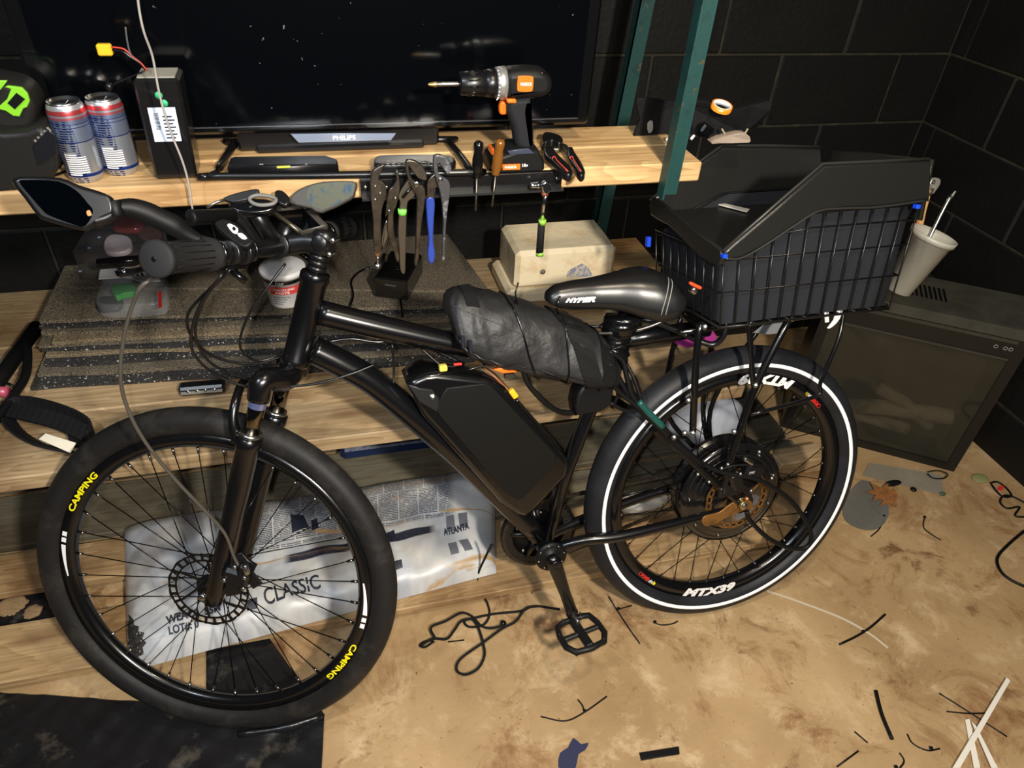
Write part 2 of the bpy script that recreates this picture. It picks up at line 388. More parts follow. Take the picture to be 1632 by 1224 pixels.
# ---------------------------------------------------------------- lower shelf (deck)
ZL=.495
ls=empty('lower_shelf',(-.1,1.55,.0),'deep lower shelf of weathered pine planks holding shingles and wrapped blocks','shelf')
for (y0,y1) in ((1.20,1.39),(1.394,1.675),(1.68,1.96)):
    b=MB(); b.box((-.17,(y0+y1)/2,ZL-.019),(2.30,y1-y0,.038),b=.003); fin('plank',b,M_deckw,ls)
for x in (-1.15,.93):
    for y in (1.62,1.9): b=MB(); b.box((x,y,.2485),(.06,.06,.417),b=.003); fin('leg',b,M_gray,ls)
# ---------------------------------------------------------------- floor pallet
pl=empty('floor_pallet',(0,1.3,0),'low pallet of worn planks on the floor under the lower shelf','pallet')
XE=PZ(1315,765,.04)[0]
for (y0,y1,mm,x1) in ((1.052,1.205,M_pallet,XE-.26),(1.30,1.425,M_pallet,.22),(1.45,1.64,M_gray,XE),(1.67,1.82,M_gray,XE)):
    b=MB(); b.box(((-1.3+x1)/2,(y0+y1)/2,.029),(x1+1.3,y1-y0,.022),b=.002); fin('plank',b,mm,pl)
b=MB(); b.box(((.225+XE)/2,1.3625,.029),(XE-.225,.125,.022),b=.002); fin('plank',b,M_gray,pl)  # right length of the board greyed to paint the shade it lies in
for x in (-1.2,-.35,.5,XE-.05):
    b=MB(); b.box((x,1.45 if x<1 else 1.56,.009),(.07,.72 if x<1 else .5,.018)); fin('stringer',b,M_gray,pl)
# ---------------------------------------------------------------- black plastic sheet on the floor
def sheet(pxs,z,n,amp,seed,m,name,lab,cat,th=.0015,seedp=3.):
    C4=[PZ(*q,0) for q in pxs]; V=[];rg=np.random.RandomState(seed); ph=rg.rand(14,3)*6.28; fr=rg.uniform(5,60,(14,2))*rg.choice([-1,1],(14,2))
    mb=MB()
    for i in range(n+1):
        for j in range(n+1):
            u,v=i/n,j/n; p=(C4[0]*(1-u)*(1-v)+C4[1]*u*(1-v)+C4[2]*u*v+C4[3]*(1-u)*v)
            h=sum(abs(math.sin(fr[k,0]*p[0]+fr[k,1]*p[1]+ph[k,0]))**3 for k in range(14))/14
            V.append((p[0],p[1],z+amp*h))
    F=[(i*(n+1)+j,(i+1)*(n+1)+j,(i+1)*(n+1)+j+1,i*(n+1)+j+1) for i in range(n) for j in range(n)]
    mb.add(V,F); return fin(name,mb,m,label=lab,cat=cat)
M_poly=mat('black_polythene',(24,24,26),.27,var=(9,(96,90,80),.58,.8),bump=(22,.5,.006))
sheet([(-160,1380),(505,1380),(518,1140),(-160,1095)],.0015,110,.014,3,M_poly,'plastic_sheet','crumpled black plastic sheet lying on the floor at lower left','sheet')
sheet([(330,1120),(518,1142),(430,1020),(330,1040)],.006,50,.005,9,M_poly,'plastic_sheet','black plastic flap under the front wheel beside the pallet edge','sheet')
b=MB(); tp=cr([PZ(380,1170,.014),PZ(450,1160,.012),PZ(514,1140,.010)],5); b.tube(tp,[.006]*5+[.009]*(len(tp)-5),8,sq=1); fin('plastic_roll',b,M_poly,label='rolled hem of black plastic under the front tyre',cat='plastic')
# ---------------------------------------------------------------- shingles
M_sh=mat('shingle_granules',(128,116,96),.9,var=(330,(40,38,35),.42,.6),bump=(300,.9,.002),speck=(260,(214,196,160),.70))
M_sh2=mat('dark_shingle_granules',(58,56,54),.9,var=(300,(20,20,20),.42,.6),bump=(300,.9,.002),speck=(170,(215,212,205),.66))
M_sh3=mat('tan_shingle_granules',(150,132,102),.9,var=(320,(74,66,54),.42,.6),bump=(300,.9,.002))
fp=[(48,618,455,592),(58,598,460,574),(70,580,462,560),(72,566,462,548),(66,556,462,540),(62,549,462,533),(82,545,462,524),(64,531,462,514),(62,520,462,504),(62,511,462,496)]
N_=len(fp)
for i,(x0,y0,x1,y1) in enumerate(fp):  # dark sheet added to stand in for the shade in the gap
    z=ZL+.0015+.0105*i; zt=z+(.009 if i not in (5,8) else .007)
    a=PZ(x0,y0,zt); b_=PZ(x1,y1,zt); xr=.345+rng.uniform(-.02,.02)-(.02 if i==9 else 0); d=(b_-a)/(b_[0]-a[0])
    b2=a+d*(xr-a[0]); yb=1.94-.006*i
    m=MB(); n=16; sec=[]
    for k in range(n+1):
        t=k/n; q=a+(b2-a)*t; wob=.0035*math.sin(9*t+i*2.1)+.002*math.sin(23*t+i)
        zz=.004*math.sin(4*t+i*.8)*(1 if i>2 else .3)
        zb=max(z+min(zz,0)*.3,ZL+.0008)
        sec.append([A(q[0],q[1]+wob,zb),A(q[0],q[1]+wob,zt),A(q[0],yb,zt),A(q[0],yb,zb)])
    m.loft(sec,smooth=False)
    fin('roof_shingle',m,(M_sh2,M_sh,M_sh2,M_sh3,M_sh2,M_sh,M_sh3,M_sh,M_sh2,M_sh)[i],label=('lowest asphalt shingle of the stack, dark and speckled, on the shelf planks','second asphalt shingle from the bottom of the stack','third asphalt shingle from the bottom of the stack','fourth asphalt shingle from the bottom of the stack, tan edge','fifth asphalt shingle of the stack, middle of the pile','sixth asphalt shingle from the bottom, thin one','seventh asphalt shingle of the stack, tan band showing','eighth asphalt shingle of the stack, third from the top','ninth asphalt shingle of the stack, under the wide top one','wide asphalt shingle at the top of the stack, front part')[i],cat='shingle',group='stack of asphalt shingles')
ZS=ZL+.0105*10
m=MB(); a=PZ(95,462,ZS+.004); c=PZ(730,462,ZS+.004); c[0]=.40
m.hexa([A(a[0]+.02,a[1]+.01,ZS-.0005),A(c[0],c[1]-.02,ZS-.0005),A(c[0]-.05,1.92,ZS-.0005),A(a[0]+.05,1.90,ZS-.0005),A(a[0]+.02,a[1]+.01,ZS+.006),A(c[0],c[1]-.02,ZS+.006),A(c[0]-.05,1.92,ZS+.006),A(a[0]+.05,1.90,ZS+.006)])
fin('roof_shingle',m,M_sh,label='topmost shingle at the back of the stack under the power supply',cat='shingle',group='stack of asphalt shingles')
ZS+=.0062
# ---------------------------------------------------------------- printed sacks on the pallet
def sack_mat():
    m=bpy.data.materials.new('printed_sack'); m.use_nodes=True; nt=m.node_tree; N=nt.nodes; L=nt.links; b=N['Principled BSDF']
    uv=N.new('ShaderNodeTexCoord'); 
    def mp(sc,loc=(0,0,0)):
        x=N.new('ShaderNodeMapping'); x.inputs['Scale'].default_value=sc; x.inputs['Location'].default_value=loc; L.new(uv.outputs['UV'],x.inputs[0]); return x.outputs[0]
    def th(x,t,inv=False,w=.02):
        r=N.new('ShaderNodeValToRGB'); r.color_ramp.elements[0].position=t; r.color_ramp.elements[1].position=t+w
        if inv: r.color_ramp.elements[0].color=(1,1,1,1); r.color_ramp.elements[1].color=(0,0,0,1)
        L.new(x,r.inputs[0]); return r.outputs[0]
    def mul(a,c):
        x=N.new('ShaderNodeMath'); x.operation='MULTIPLY'; L.new(a,x.inputs[0]); L.new(c,x.inputs[1]); return x.outputs[0]
    # lines of small print: columns of text blocks
    wv=N.new('ShaderNodeTexWave'); wv.bands_direction='Y'; wv.inputs['Scale'].default_value=22; wv.inputs['Distortion'].default_value=0; L.new(uv.outputs['UV'],wv.inputs[0])
    nz=N.new('ShaderNodeTexNoise'); nz.inputs['Scale'].default_value=1; nz.inputs['Detail'].default_value=1; L.new(mp((260,30,1)),nz.inputs[0])
    br=N.new('ShaderNodeTexBrick'); br.inputs['Scale'].default_value=1; br.inputs['Mortar Size'].default_value=.02; br.inputs['Brick Width'].default_value=.62; br.inputs['Row Height'].default_value=1.1; br.offset=.3
    br.inputs['Color1'].default_value=(1,1,1,1); br.inputs['Color2'].default_value=(.8,.8,.8,1); br.inputs['Mortar'].default_value=(0,0,0,1); L.new(mp((11,4.2,1)),br.inputs[0])
    txt=mul(mul(th(wv.outputs[0],.35),th(nz.outputs[0],.36)),br.outputs[0])
    sep=N.new('ShaderNodeSeparateXYZ'); L.new(uv.outputs['UV'],sep.inputs[0])
    zone=mul(mul(th(sep.outputs[1],.47),th(sep.outputs[1],.93,True)),mul(th(sep.outputs[0],.30),th(sep.outputs[0],.86,True)))
    n2=N.new('ShaderNodeTexNoise'); n2.inputs['Scale'].default_value=3; n2.inputs['Detail'].default_value=6; L.new(mp((3,1,1)),n2.inputs[0])
    base=N.new('ShaderNodeValToRGB'); base.color_ramp.elements[0].position=.35; base.color_ramp.elements[0].color=lin((158,162,170)); base.color_ramp.elements[1].position=.7; base.color_ramp.elements[1].color=lin((212,210,204)); L.new(n2.outputs[0],base.inputs[0])
    mx=N.new('ShaderNodeMixRGB'); L.new(mul(txt,zone),mx.inputs[0]); L.new(base.outputs[0],mx.inputs[1]); mx.inputs[2].default_value=lin((62,64,74))
    # dark band (v .30-.42) from u .45
    ns=N.new('ShaderNodeTexNoise'); ns.inputs['Scale'].default_value=300; L.new(uv.outputs['UV'],ns.inputs[0])
    band=mul(mul(th(sep.outputs[1],.345,False,.006),th(sep.outputs[1],.415,True,.006)),th(sep.outputs[0],.40))
    band=mul(band,th(ns.outputs[0],.30)); band=mul(band,th(sep.outputs[0],.80,True))
    mx2=N.new('ShaderNodeMixRGB'); L.new(band,mx2.inputs[0]); L.new(mx.outputs[0],mx2.inputs[1]); mx2.inputs[2].default_value=lin((44,46,60))
    # rusty stain
    n3=N.new('ShaderNodeTexNoise'); n3.inputs['Scale'].default_value=1.; n3.inputs['Detail'].default_value=5; n3.inputs['Distortion'].default_value=1; L.new(mp((3,9,1),(4,2,0)),n3.inputs[0])
    mx3=N.new('ShaderNodeMixRGB'); L.new(th(n3.outputs[0],.63,w=.05),mx3.inputs[0]); L.new(mx2.outputs[0],mx3.inputs[1]); mx3.inputs[2].default_value=lin((176,146,106))
    L.new(mx3.outputs[0],b.inputs['Base Color']); b.inputs['Roughness'].default_value=.35; return m
M_sack=sack_mat()
M_ink=mat('navy_print',(34,38,52),.5)
def sack(name,c4,hh,lab,seed,z0=.042,mt=None):
    C4=[PZ(*q,z0+hh*.55) for q in c4]; rg=np.random.RandomState(seed); K=18; fr=rg.uniform(4,26,(K,2))*rg.choice([-1,1],(K,2)); ph=rg.rand(K)*6.28
    def P(u,v,e=0):
        p=C4[0]*(1-u)*(1-v)+C4[1]*u*(1-v)+C4[2]*u*v+C4[3]*(1-u)*v
        eu=min(1,min(u,1-u)*9); ev=min(1,min(v,1-v)*4.5)
        pr=(1-(1-eu)**2.4)*(1-(1-ev)**2.4)
        wr=sum(abs(math.sin(fr[k,0]*u*1.1+fr[k,1]*v*.5+ph[k])) for k in range(K))/K-.6
        r_=.012*(1-pr)
        return A(p[0],p[1],z0+hh*pr**.6+.03*wr*pr+e)
    n1,n2=110,50; V=[];F=[]
    for i in range(n1+1):
        for j in range(n2+1): V.append(P(i/n1,j/n2))
    for i in range(n1):
        for j in range(n2): q=i*(n2+1)+j; F.append((q,q+n2+1,q+n2+2,q+1))
    nb=len(V); bo=[]
    for i in range(n1+1):
        for j in (0,n2): pass
    mb=MB().add(V,F)
    # bottom
    c=[P(0,0),P(1,0),P(1,1),P(0,1)]; mb.add([x*A(1,1,0)+A(0,0,z0-.0005) for x in c],[(3,2,1,0)],0,False)
    o=fin(name,mb,mt or M_sack,label=lab,cat='sack')
    uvl=o.data.uv_layers.new(name='UVMap'); arr=np.zeros((len(o.data.loops),2)); vi=np.zeros(len(o.data.loops),int); o.data.loops.foreach_get('vertex_index',vi)
    uu=np.array([(i/n1,j/n2) for i in range(n1+1) for j in range(n2+1)]+[(0,0)]*4); arr=uu[vi]; uvl.data.foreach_set('uv',arr.ravel())
    return o,P
sk,SP=sack('shingle_sack',[(196,1058),(792,900),(788,738),(192,828)],.062,'torn white printed plastic sack lettered CLASSIC lying on the floor pallet',4)
def invuv(px,py):
    best=None
    from itertools import product
    u,v=.5,.5
    def pr(P): q=P-CO; z=q@FW; return np.array([CXP+FPX*(q@RT)/z,CYP-FPX*(q@UP)/z])
    for _ in range(25):
        f0=pr(SP(u,v))-A(px,py); e=1e-3
        J=np.array([(pr(SP(u+e,v))-A(px,py)-f0)/e,(pr(SP(u,v+e))-A(px,py)-f0)/e]).T
        try: d=np.linalg.solve(J,-f0)
        except Exception: break
        d=np.clip(d,-.1,.1); u=min(.99,max(.01,u+d[0])); v=min(.99,max(.01,v+d[1]))
    return u,v
def sacktext(txt,p0,p1,hpx,name,bold=.015,shear=0,lab=None):
    # p0,p1 baseline ends in pixels, hpx = pixel of the cap top above p0
    a=A(*invuv(*p0)); b_=A(*invuv(*p1)); c=A(*invuv(*hpx)); V,F=textverts(txt,bold,shear); x0,x1=V[:,0].min(),V[:,0].max(); h=.7
    mb=MB(); W=[]
    for v in V:
        q=a+(b_-a)*(v[0]-x0)/(x1-x0)+(c-a)*v[1]/h; q=np.clip(q,.01,.99); W.append(SP(q[0],q[1],.0022))
    mb.add(W,F,0,False); fin(name,mb,M_ink,sk)
sacktext('CLASSIC',(424,966),(512,938),(418,940),'lettering')
sacktext('ATLANTA',(708,854),(748,843),(706,844),'lettering',.03)
sacktext('WEAC0  55M',(266,996),(352,973),(264,984),'lettering',.04)
sacktext('LOT#: 0',(270,1012),(318,1000),(268,1000),'lettering',.04)
def sackpatch(pxs,name,m=M_ink):
    c=[A(*invuv(*q)) for q in pxs]; V=[];n=6
    for i in range(n+1):
        for j in range(n+1):
            u,v=i/n,j/n; q=c[0]*(1-u)*(1-v)+c[1]*u*(1-v)+c[2]*u*v+c[3]*(1-u)*v; q=np.clip(q,.01,.99); V.append(SP(q[0],q[1],.0018))
    mb=MB().add(V,[(i*(n+1)+j,(i+1)*(n+1)+j,(i+1)*(n+1)+j+1,i*(n+1)+j+1) for i in range(n) for j in range(n)],0,False); fin(name,mb,m,sk)
Mk=mat('grey_print',(96,98,104),.5)
for q in ([(714,867),(727,864),(732,882),(719,885)],[(731,862),(745,859),(754,876),(741,879)],[(711,823),(723,821),(726,846),(712,849)],[(730,819),(744,817),(746,840),(733,843)]): sackpatch(q,'printed_block',Mk)
for q in ([(394,975),(411,970),(410,952),(394,957)],[(618,865),(632,860),(628,845),(616,850)],[(616,915),(642,905),(640,892),(615,900)],[(466,850),(492,840),(484,822),(463,820)],[(497,846),(508,842),(505,826),(496,830)]): sackpatch(q,'printed_block')
# ragged hole showing dark shingle
def holefill(pxs):
    P_=[A(*invuv(*q)) for q in pxs]; c=sum(P_)/len(P_); V=[];R_=5;n=len(P_)
    for r_ in range(R_+1):
        for p in P_: q=c+(p-c)*(r_/R_); V.append(SP(min(.99,max(.01,q[0])),min(.99,max(.01,q[1])),.004))
    return MB().add(V,[(r_*n+i,r_*n+(i+1)%n,(r_+1)*n+(i+1)%n,(r_+1)*n+i) for r_ in range(R_) for i in range(n)],0,False)
fin('torn_hole',holefill([(207,1040),(203,1030),(206,1020),(200,1012),(205,1004),(202,995),(207,990),(205,980),(210,985),(214,990),(213,997),(222,1000),(221,1008),(231,1010),(227,1020),(234,1026),(228,1033),(230,1044),(218,1050)]),M_sh2,sk,label='ragged hole showing dark shingles')
# second sack further back + blue tarp
# pale plastic bag behind rear wheel
def lump(name,c,r,m,lab,cat,seed=0,amp=.25,n=18,group=None):
    rg=np.random.RandomState(seed); fr=rg.uniform(1.5,6,(8,3)); ph=rg.rand(8)*6.28; mb=MB();V=[];F=[]
    for i in range(n+1):
        th=PI*i/n
        for j in range(2*n):
            a=PI*j/n; d=A(math.sin(th)*math.cos(a),math.sin(th)*math.sin(a),math.cos(th))
            k=1+amp*sum(abs(math.sin(fr[q]@d+ph[q])) for q in range(8))/8-amp*.5
            p=A(*c)+A(*r)*d*k; p[2]=max(p[2],c[2]-r[2]*.8); V.append(p)
    for i in range(n):
        for j in range(2*n): F.append((i*2*n+j,i*2*n+(j+1)%(2*n),(i+1)*2*n+(j+1)%(2*n),(i+1)*2*n+j))
    mb.add(V,F); return fin(name,mb,m,label=lab,cat=cat,group=group)
p=PZ(1118,680,.10); lump('plastic_bag',(p[0],p[1],.125),(.12,.10,.10),mat('pale_bag',(176,182,194),.35),'pale grey plastic bag behind the rear wheel on the pallet','bag',5,.4)
p=PZ(1010,800,.06); lump('plastic_bag',(p[0]+.02,p[1]-.01,.067),(.075,.03,.028),mat('pale_bag2',(206,204,196),.4),'small crumpled white wrapper under the chain stay','wrapper',6,.4)
p0=PZ(560,705,.06); p1=PZ(690,690,.06)
b=MB(); b.box(((p0[0]+p1[0])/2,p0[1],.065),(.32,.12,.05),b=.012); fin('folded_tarp',b,mat('blue_tarp',(16,36,78),.45,bump=(40,.6,.004)),label='folded blue tarpaulin in the gap below the lower shelf edge',cat='tarp')
# wrapped blocks
M_wrap=mat('paper_wrap',(246,230,194),.5,var=(11,(206,166,112),.50,.80),bump=(14,.8,.006))
def wrapped(x0,x1,y0,y1,z0,z1,lab,seed,m=M_wrap):
    rg=np.random.RandomState(seed); mb=MB(); b_=.010; n=10
    V=[];F=[]
    for k in range(8):
        pass
    mb.box(((x0+x1)/2,(y0+y1)/2,(z0+z1)/2),(x1-x0,y1-y0,z1-z0),b=.012)
    e=empty('wrapped_block',((x0+x1)/2,(y0+y1)/2,z0),lab,'package','paper wrapped blocks on the lower shelf'); fin('wrapping',mb,m,e)
    # folded triangular flaps at the end face + staple dots
    for sx in (0,1):
        xa=x0+.012 if sx==0 else x1-.012; xc=x0+(x1-x0)*(.25 if sx==0 else .75)
        mb=MB(); P=[A(xa,y0,z0+.012),A(xc,y0,(z0+z1)/2),A(xa,y0,z1-.012)]; mb.prism(P,(0,-1,0),.0022); fin('folded_flap',mb,m,e)
    return e
zsm=float(PY(820,463,1.665)[2]); ztp=float(PY(818,404,1.665)[2])
w1=wrapped(.495,.79,1.665,1.85,zsm+.001,ztp,'cream paper wrapped block, upper one, torn on its front face',1)
mb=MB(); mb.prism([PY(*q,1.6635) for q in ((905,432),(914,427),(928,420),(938,426),(945,440),(930,441),(912,442),(903,441))],(0,-1,0),.002); fin('torn_patch',mb,mat('blue_grey_patch',(136,140,160),.6,var=(60,(205,196,176),.45,.6)),w1)
mb=MB(); mb.lathe([(.008,0),(.008,.0015)],PY(865,433,1.6640),(0,-1,0),16); fin('end_dot',mb,mat('grey_dot',(120,112,104),.7),w1)
w2=wrapped(.475,.80,1.66,1.86,.497,zsm-.001,'cream paper wrapped block, lower one, under the torn one',2)
b=MB(); b.box((.885,1.80,.53),(.15,.20,.066),b=.004); fin('lumber_offcut',b,M_pine,label='pine lumber offcut to the right of the wrapped blocks',cat='offcut')
b=MB(); b.box((.46,1.55,.504),(.10,.12,.014),b=.006); 
# black foam under pliers / dark area handled by wall
# ---------------------------------------------------------------- electric heater
hR=PZ(1520,752,.0); ux=U(A(-.82,.57,0)); wy=U(A(.57,.82,0)); Lh=.55; Dh=.20
P1=hR; topR=PL(1617,520,hR,-wy); upv=topR-hR; Hh=np.linalg.norm(upv); upu=upv/Hh; zt=topR[2]
# keep the case upright: true vertical, use measured height
upu=A(0,0,1); Hh=zt
fh=empty('electric_heater',hR+ux*Lh/2+wy*Dh/2,'black electric fireplace heater with dark glass front and dusty top in the corner','heater')
def H(a,b_,c): return hR+ux*a*Lh+wy*b_+upu*c*Hh
M_hb=mat('heater_black',(17,17,16),.4); M_dust=mat('dusty_black',(58,56,46),.75,var=(9,(38,37,32),.4,.7),bump=(120,.3,.001))
# case as frame: sides, bottom, back, top band
def hbox(a0,a1,b0,b1,c0,c1,name,m,bv=.003,label=None):
    P=[H(a,b_,c) for c in (c0,c1) for a,b_ in ((a0,b0),(a1,b0),(a1,b1),(a0,b1))]; mb=MB(); mb.hexa(P); return fin(name,mb,m,fh,label=label)
hbox(0,.055,0,Dh,0,.94,'case_side',M_hb); hbox(.945,1,0,Dh,0,.94,'case_side',M_hb)
hbox(.055,.945,0,Dh,0,.05,'case_base',M_hb); hbox(.055,.945,.12,Dh,.05,.94,'case_back',mat('firebox',(30,29,24),.8))
hbox(.055,.945,0,.12,.80,.94,'control_panel',M_hb); hbox(-.02,1.02,-.015,Dh+.01,.94,1.0,'top_slab',M_dust)
hbox(.06,.94,-.004,-.001,.905,.925,'trim_strip',mat('trim_grey',(52,50,44),.4)); hbox(.06,.94,-.004,-.001,.80,.812,'trim_strip',MATS['trim_grey'])
mb=MB()
for k in range(9):
    a=.42+.016*k*1.5
    P=[H(a,.06,1.0),H(a+.010,.06,1.0),H(a+.010,.14,1.0),H(a,.14,1.0)]; mb.hexa(P+[p_+A(0,0,.003) for p_ in P])
fin('vent_grille',mb,M_blk,fh)
gl=MB(); P=[H(a,b_,c) for c in (.05,.80) for a,b_ in ((.055,.004),(.945,.004),(.945,.008),(.055,.008))]; gl.hexa(P)
M_hg=mat('smoked_glass',(60,58,48),.06,alpha=.35,spec=.8); fin('glass_front',gl,M_hg,fh)
M_log=mat('faux_log',(120,108,84),.9,bump=(30,1,.01),var=(9,(60,52,40),.4,.7))
for (a0,c0,a1,c1,r_) in ((.12,.30,.80,.16,.028),(.30,.14,.90,.12,.022),(.2,.20,.55,.38,.02)):
    mb=MB(); mb.tube(cr([H(a0,.06,c0),H((a0+a1)/2,.055,(c0+c1)/2+.03),H(a1,.06,c1)],5),r_,9); fin('faux_log',mb,M_log,fh)
for k,(a,t) in enumerate(((.10,'i'),(.145,'o'),(.055+.015,'o'))):
    mb=MB(); c=H(a if k<2 else .075,-.002,.868); mb.torus(c,-wy,ux,.005,[(.001*math.cos(q),.001*math.sin(q)) for q in np.linspace(0,2*PI,5)[:-1]],12); fin('touch_symbol',mb,mat('symbol_grey',(150,148,140),.5),fh)
# cardboard / clear pane on the floor in front of heater, wood block beyond rear wheel
M_pane=mat('clear_sheet',(150,150,140),.15,alpha=.35)
mb=MB(); P=[PZ(*q,.003) for q in ((1385,738),(1500,757),(1505,790),(1375,758))]; mb.hexa(P+[p_+A(0,0,.003) for p_ in P]); fin('acrylic_sheet',mb,M_pane,label='clear plastic pane on the floor in front of the heater',cat='acrylic sheet')
b=MB(); c=PZ(1300,735,.05); b.box((c[0]-.06,c[1]+.0,.0695),(.20,.07,.058),b=.004); fin('wood_block',b,M_deckw,label='short wood block lying on the pallet end left of the heater',cat='wood block')
# ================================================================ ITEMS ON THE UPPER SHELF
def scr(pxs,f,k=4,closed=True): return cr([f(*q) for q in pxs],k,closed)
# television
YT=1.315
tv=empty('television',(.05,YT+.03,ZU),'large dusty black flat television with a silver brand strip on the shelf','television')
bl=PY(75,211,YT); br=PY(945,196,YT); zb=1.118; xl,xr=-.425,.520; zt_=zb+.56
b=MB(); b.box(((xl+xr)/2,YT+.028,(zb+zt_)/2),(xr-xl,.05,zt_-zb),b=.006); fin('case',b,mat('tv_bezel',(9,9,10),.18,coat=.5),tv)
b=MB(); zsb=PY(500,207,YT)[2]+.010; b.box(((xl+xr)/2,YT+.0025,(zsb+zt_-.03)/2+.0),(xr-xl-.05,.003,zt_-.03-zsb),b=0); fin('screen',b,M_tv,tv)
b=MB(); b.box(((xl+xr)/2+.0,YT+.001,zsb-.0015),(xr-xl-.05,.004,.0018)); fin('chrome_line',b,mat('bezel_line',(120,124,130),.25,.8),tv)
P=[PY(*q,YT-.002) for q in ((463,213),(631,212),(623,223),(476,227))]; b=MB(); b.prism(P,(0,-1,0),.004,b=.0005); fin('brand_strip',b,mat('brushed_silver',(150,164,190),.35,.5),tv)
o=PY(531,223,YT-.0045); fin('lettering',text('PHILIPS',o,A(1,0,0),A(0,0,1),.0075,wid=.040,bold=.03),M_white,tv)
# stand: slim loop foot with neck
fpts=[PZ(345,276,ZU+.007),PZ(352,281,ZU+.007),PZ(740,275,ZU+.007),PZ(747,268,ZU+.007),PZ(716,228,ZU+.007),PZ(700,222,ZU+.007),PZ(385,226,ZU+.007),PZ(374,230,ZU+.007)]
def rc(pts,r,k=4):
    out=[];n=len(pts)
    return out
b=MB(); L_=[]
for i in range(len(fpts)):
    L_.append(fpts[i]); L_.append((fpts[i]+fpts[(i+1)%len(fpts)])/2)
b.tube(cr(fpts,5,True),.0065,8,closed=True); fin('stand_loop',b,M_blks,tv)
b=MB(); b.box(((xl+xr)/2-.0,YT+.03,zb-.012),(.36,.03,.044),b=.004); b.box(((xl+xr)/2,YT+.03,ZU+.006),(.30,.05,.011),b=.003); fin('stand_neck',b,M_blks,tv)
# cans
def can(px,py,hh,rr,lab,seed):
    c=PZ(px,py,ZU); e=empty('drink_can',c,lab,'can','energy drink cans on the upper shelf')
    mb=MB(); prof=[(rr*.80,0),(rr*.86,.002),(rr*.98,.009),(rr,.014),(rr,hh-.014),(rr*.93,hh-.006),(rr*.86,hh-.003)]
    mb.lathe(prof,c,(0,0,1),36,cap=False); mb.add([],[])
    o=fin('can_body',mb,can_mat(),e)
    mb=MB(); mb.lathe([(rr*.86,hh-.003),(rr*.87,hh),(rr*.84,hh),(rr*.82,hh-.004),(.0005,hh-.004)],c,(0,0,1),36,cap=False); fin('can_lid',mb,M_steel,e)
    mb=MB(); mb.box(c+A(0,-.004,hh-.002),(.012,.020,.0015),b=.0006); fin('pull_tab',mb,M_steel,e)
    a=A(0,-1,0)
    for (x0,w_,z0_,h_,mm) in ((-.3,.42,.008,.036,'t'),(.35,.30,.012,.026,'t')):
        mb=MB();V=[]
        for i in range(7):
            an=x0+w_*i/6*1.6-.3
            for zz in (z0_,z0_+h_): V.append(c+A(math.sin(an)*rr*1.006,-math.cos(an)*rr*1.006,zz+.006))
        mb.add(V,[(2*i,2*i+2,2*i+3,2*i+1) for i in range(6)],0); fin('barcode_label',mb,barcode(),e)
    return e
def barcode():
    if 'barcode' in MATS: return MATS['barcode']
    m=mat('barcode',(235,235,235),.5); nt=m.node_tree; N=nt.nodes; L=nt.links; w_=N.new('ShaderNodeTexWave'); w_.bands_direction='Z'; w_.inputs['Scale'].default_value=90; w_.inputs['Distortion'].default_value=0
    tc=N.new('ShaderNodeTexCoord'); L.new(tc.outputs['Object'],w_.inputs[0]); r=N.new('ShaderNodeValToRGB'); r.color_ramp.elements[0].position=.45; r.color_ramp.elements[1].position=.5; r.color_ramp.elements[0].color=lin((90,90,95)); r.color_ramp.elements[1].color=lin((238,238,238)); L.new(w_.outputs[0],r.inputs[0]); L.new(r.outputs[0],N['Principled BSDF'].inputs['Base Color']); return m
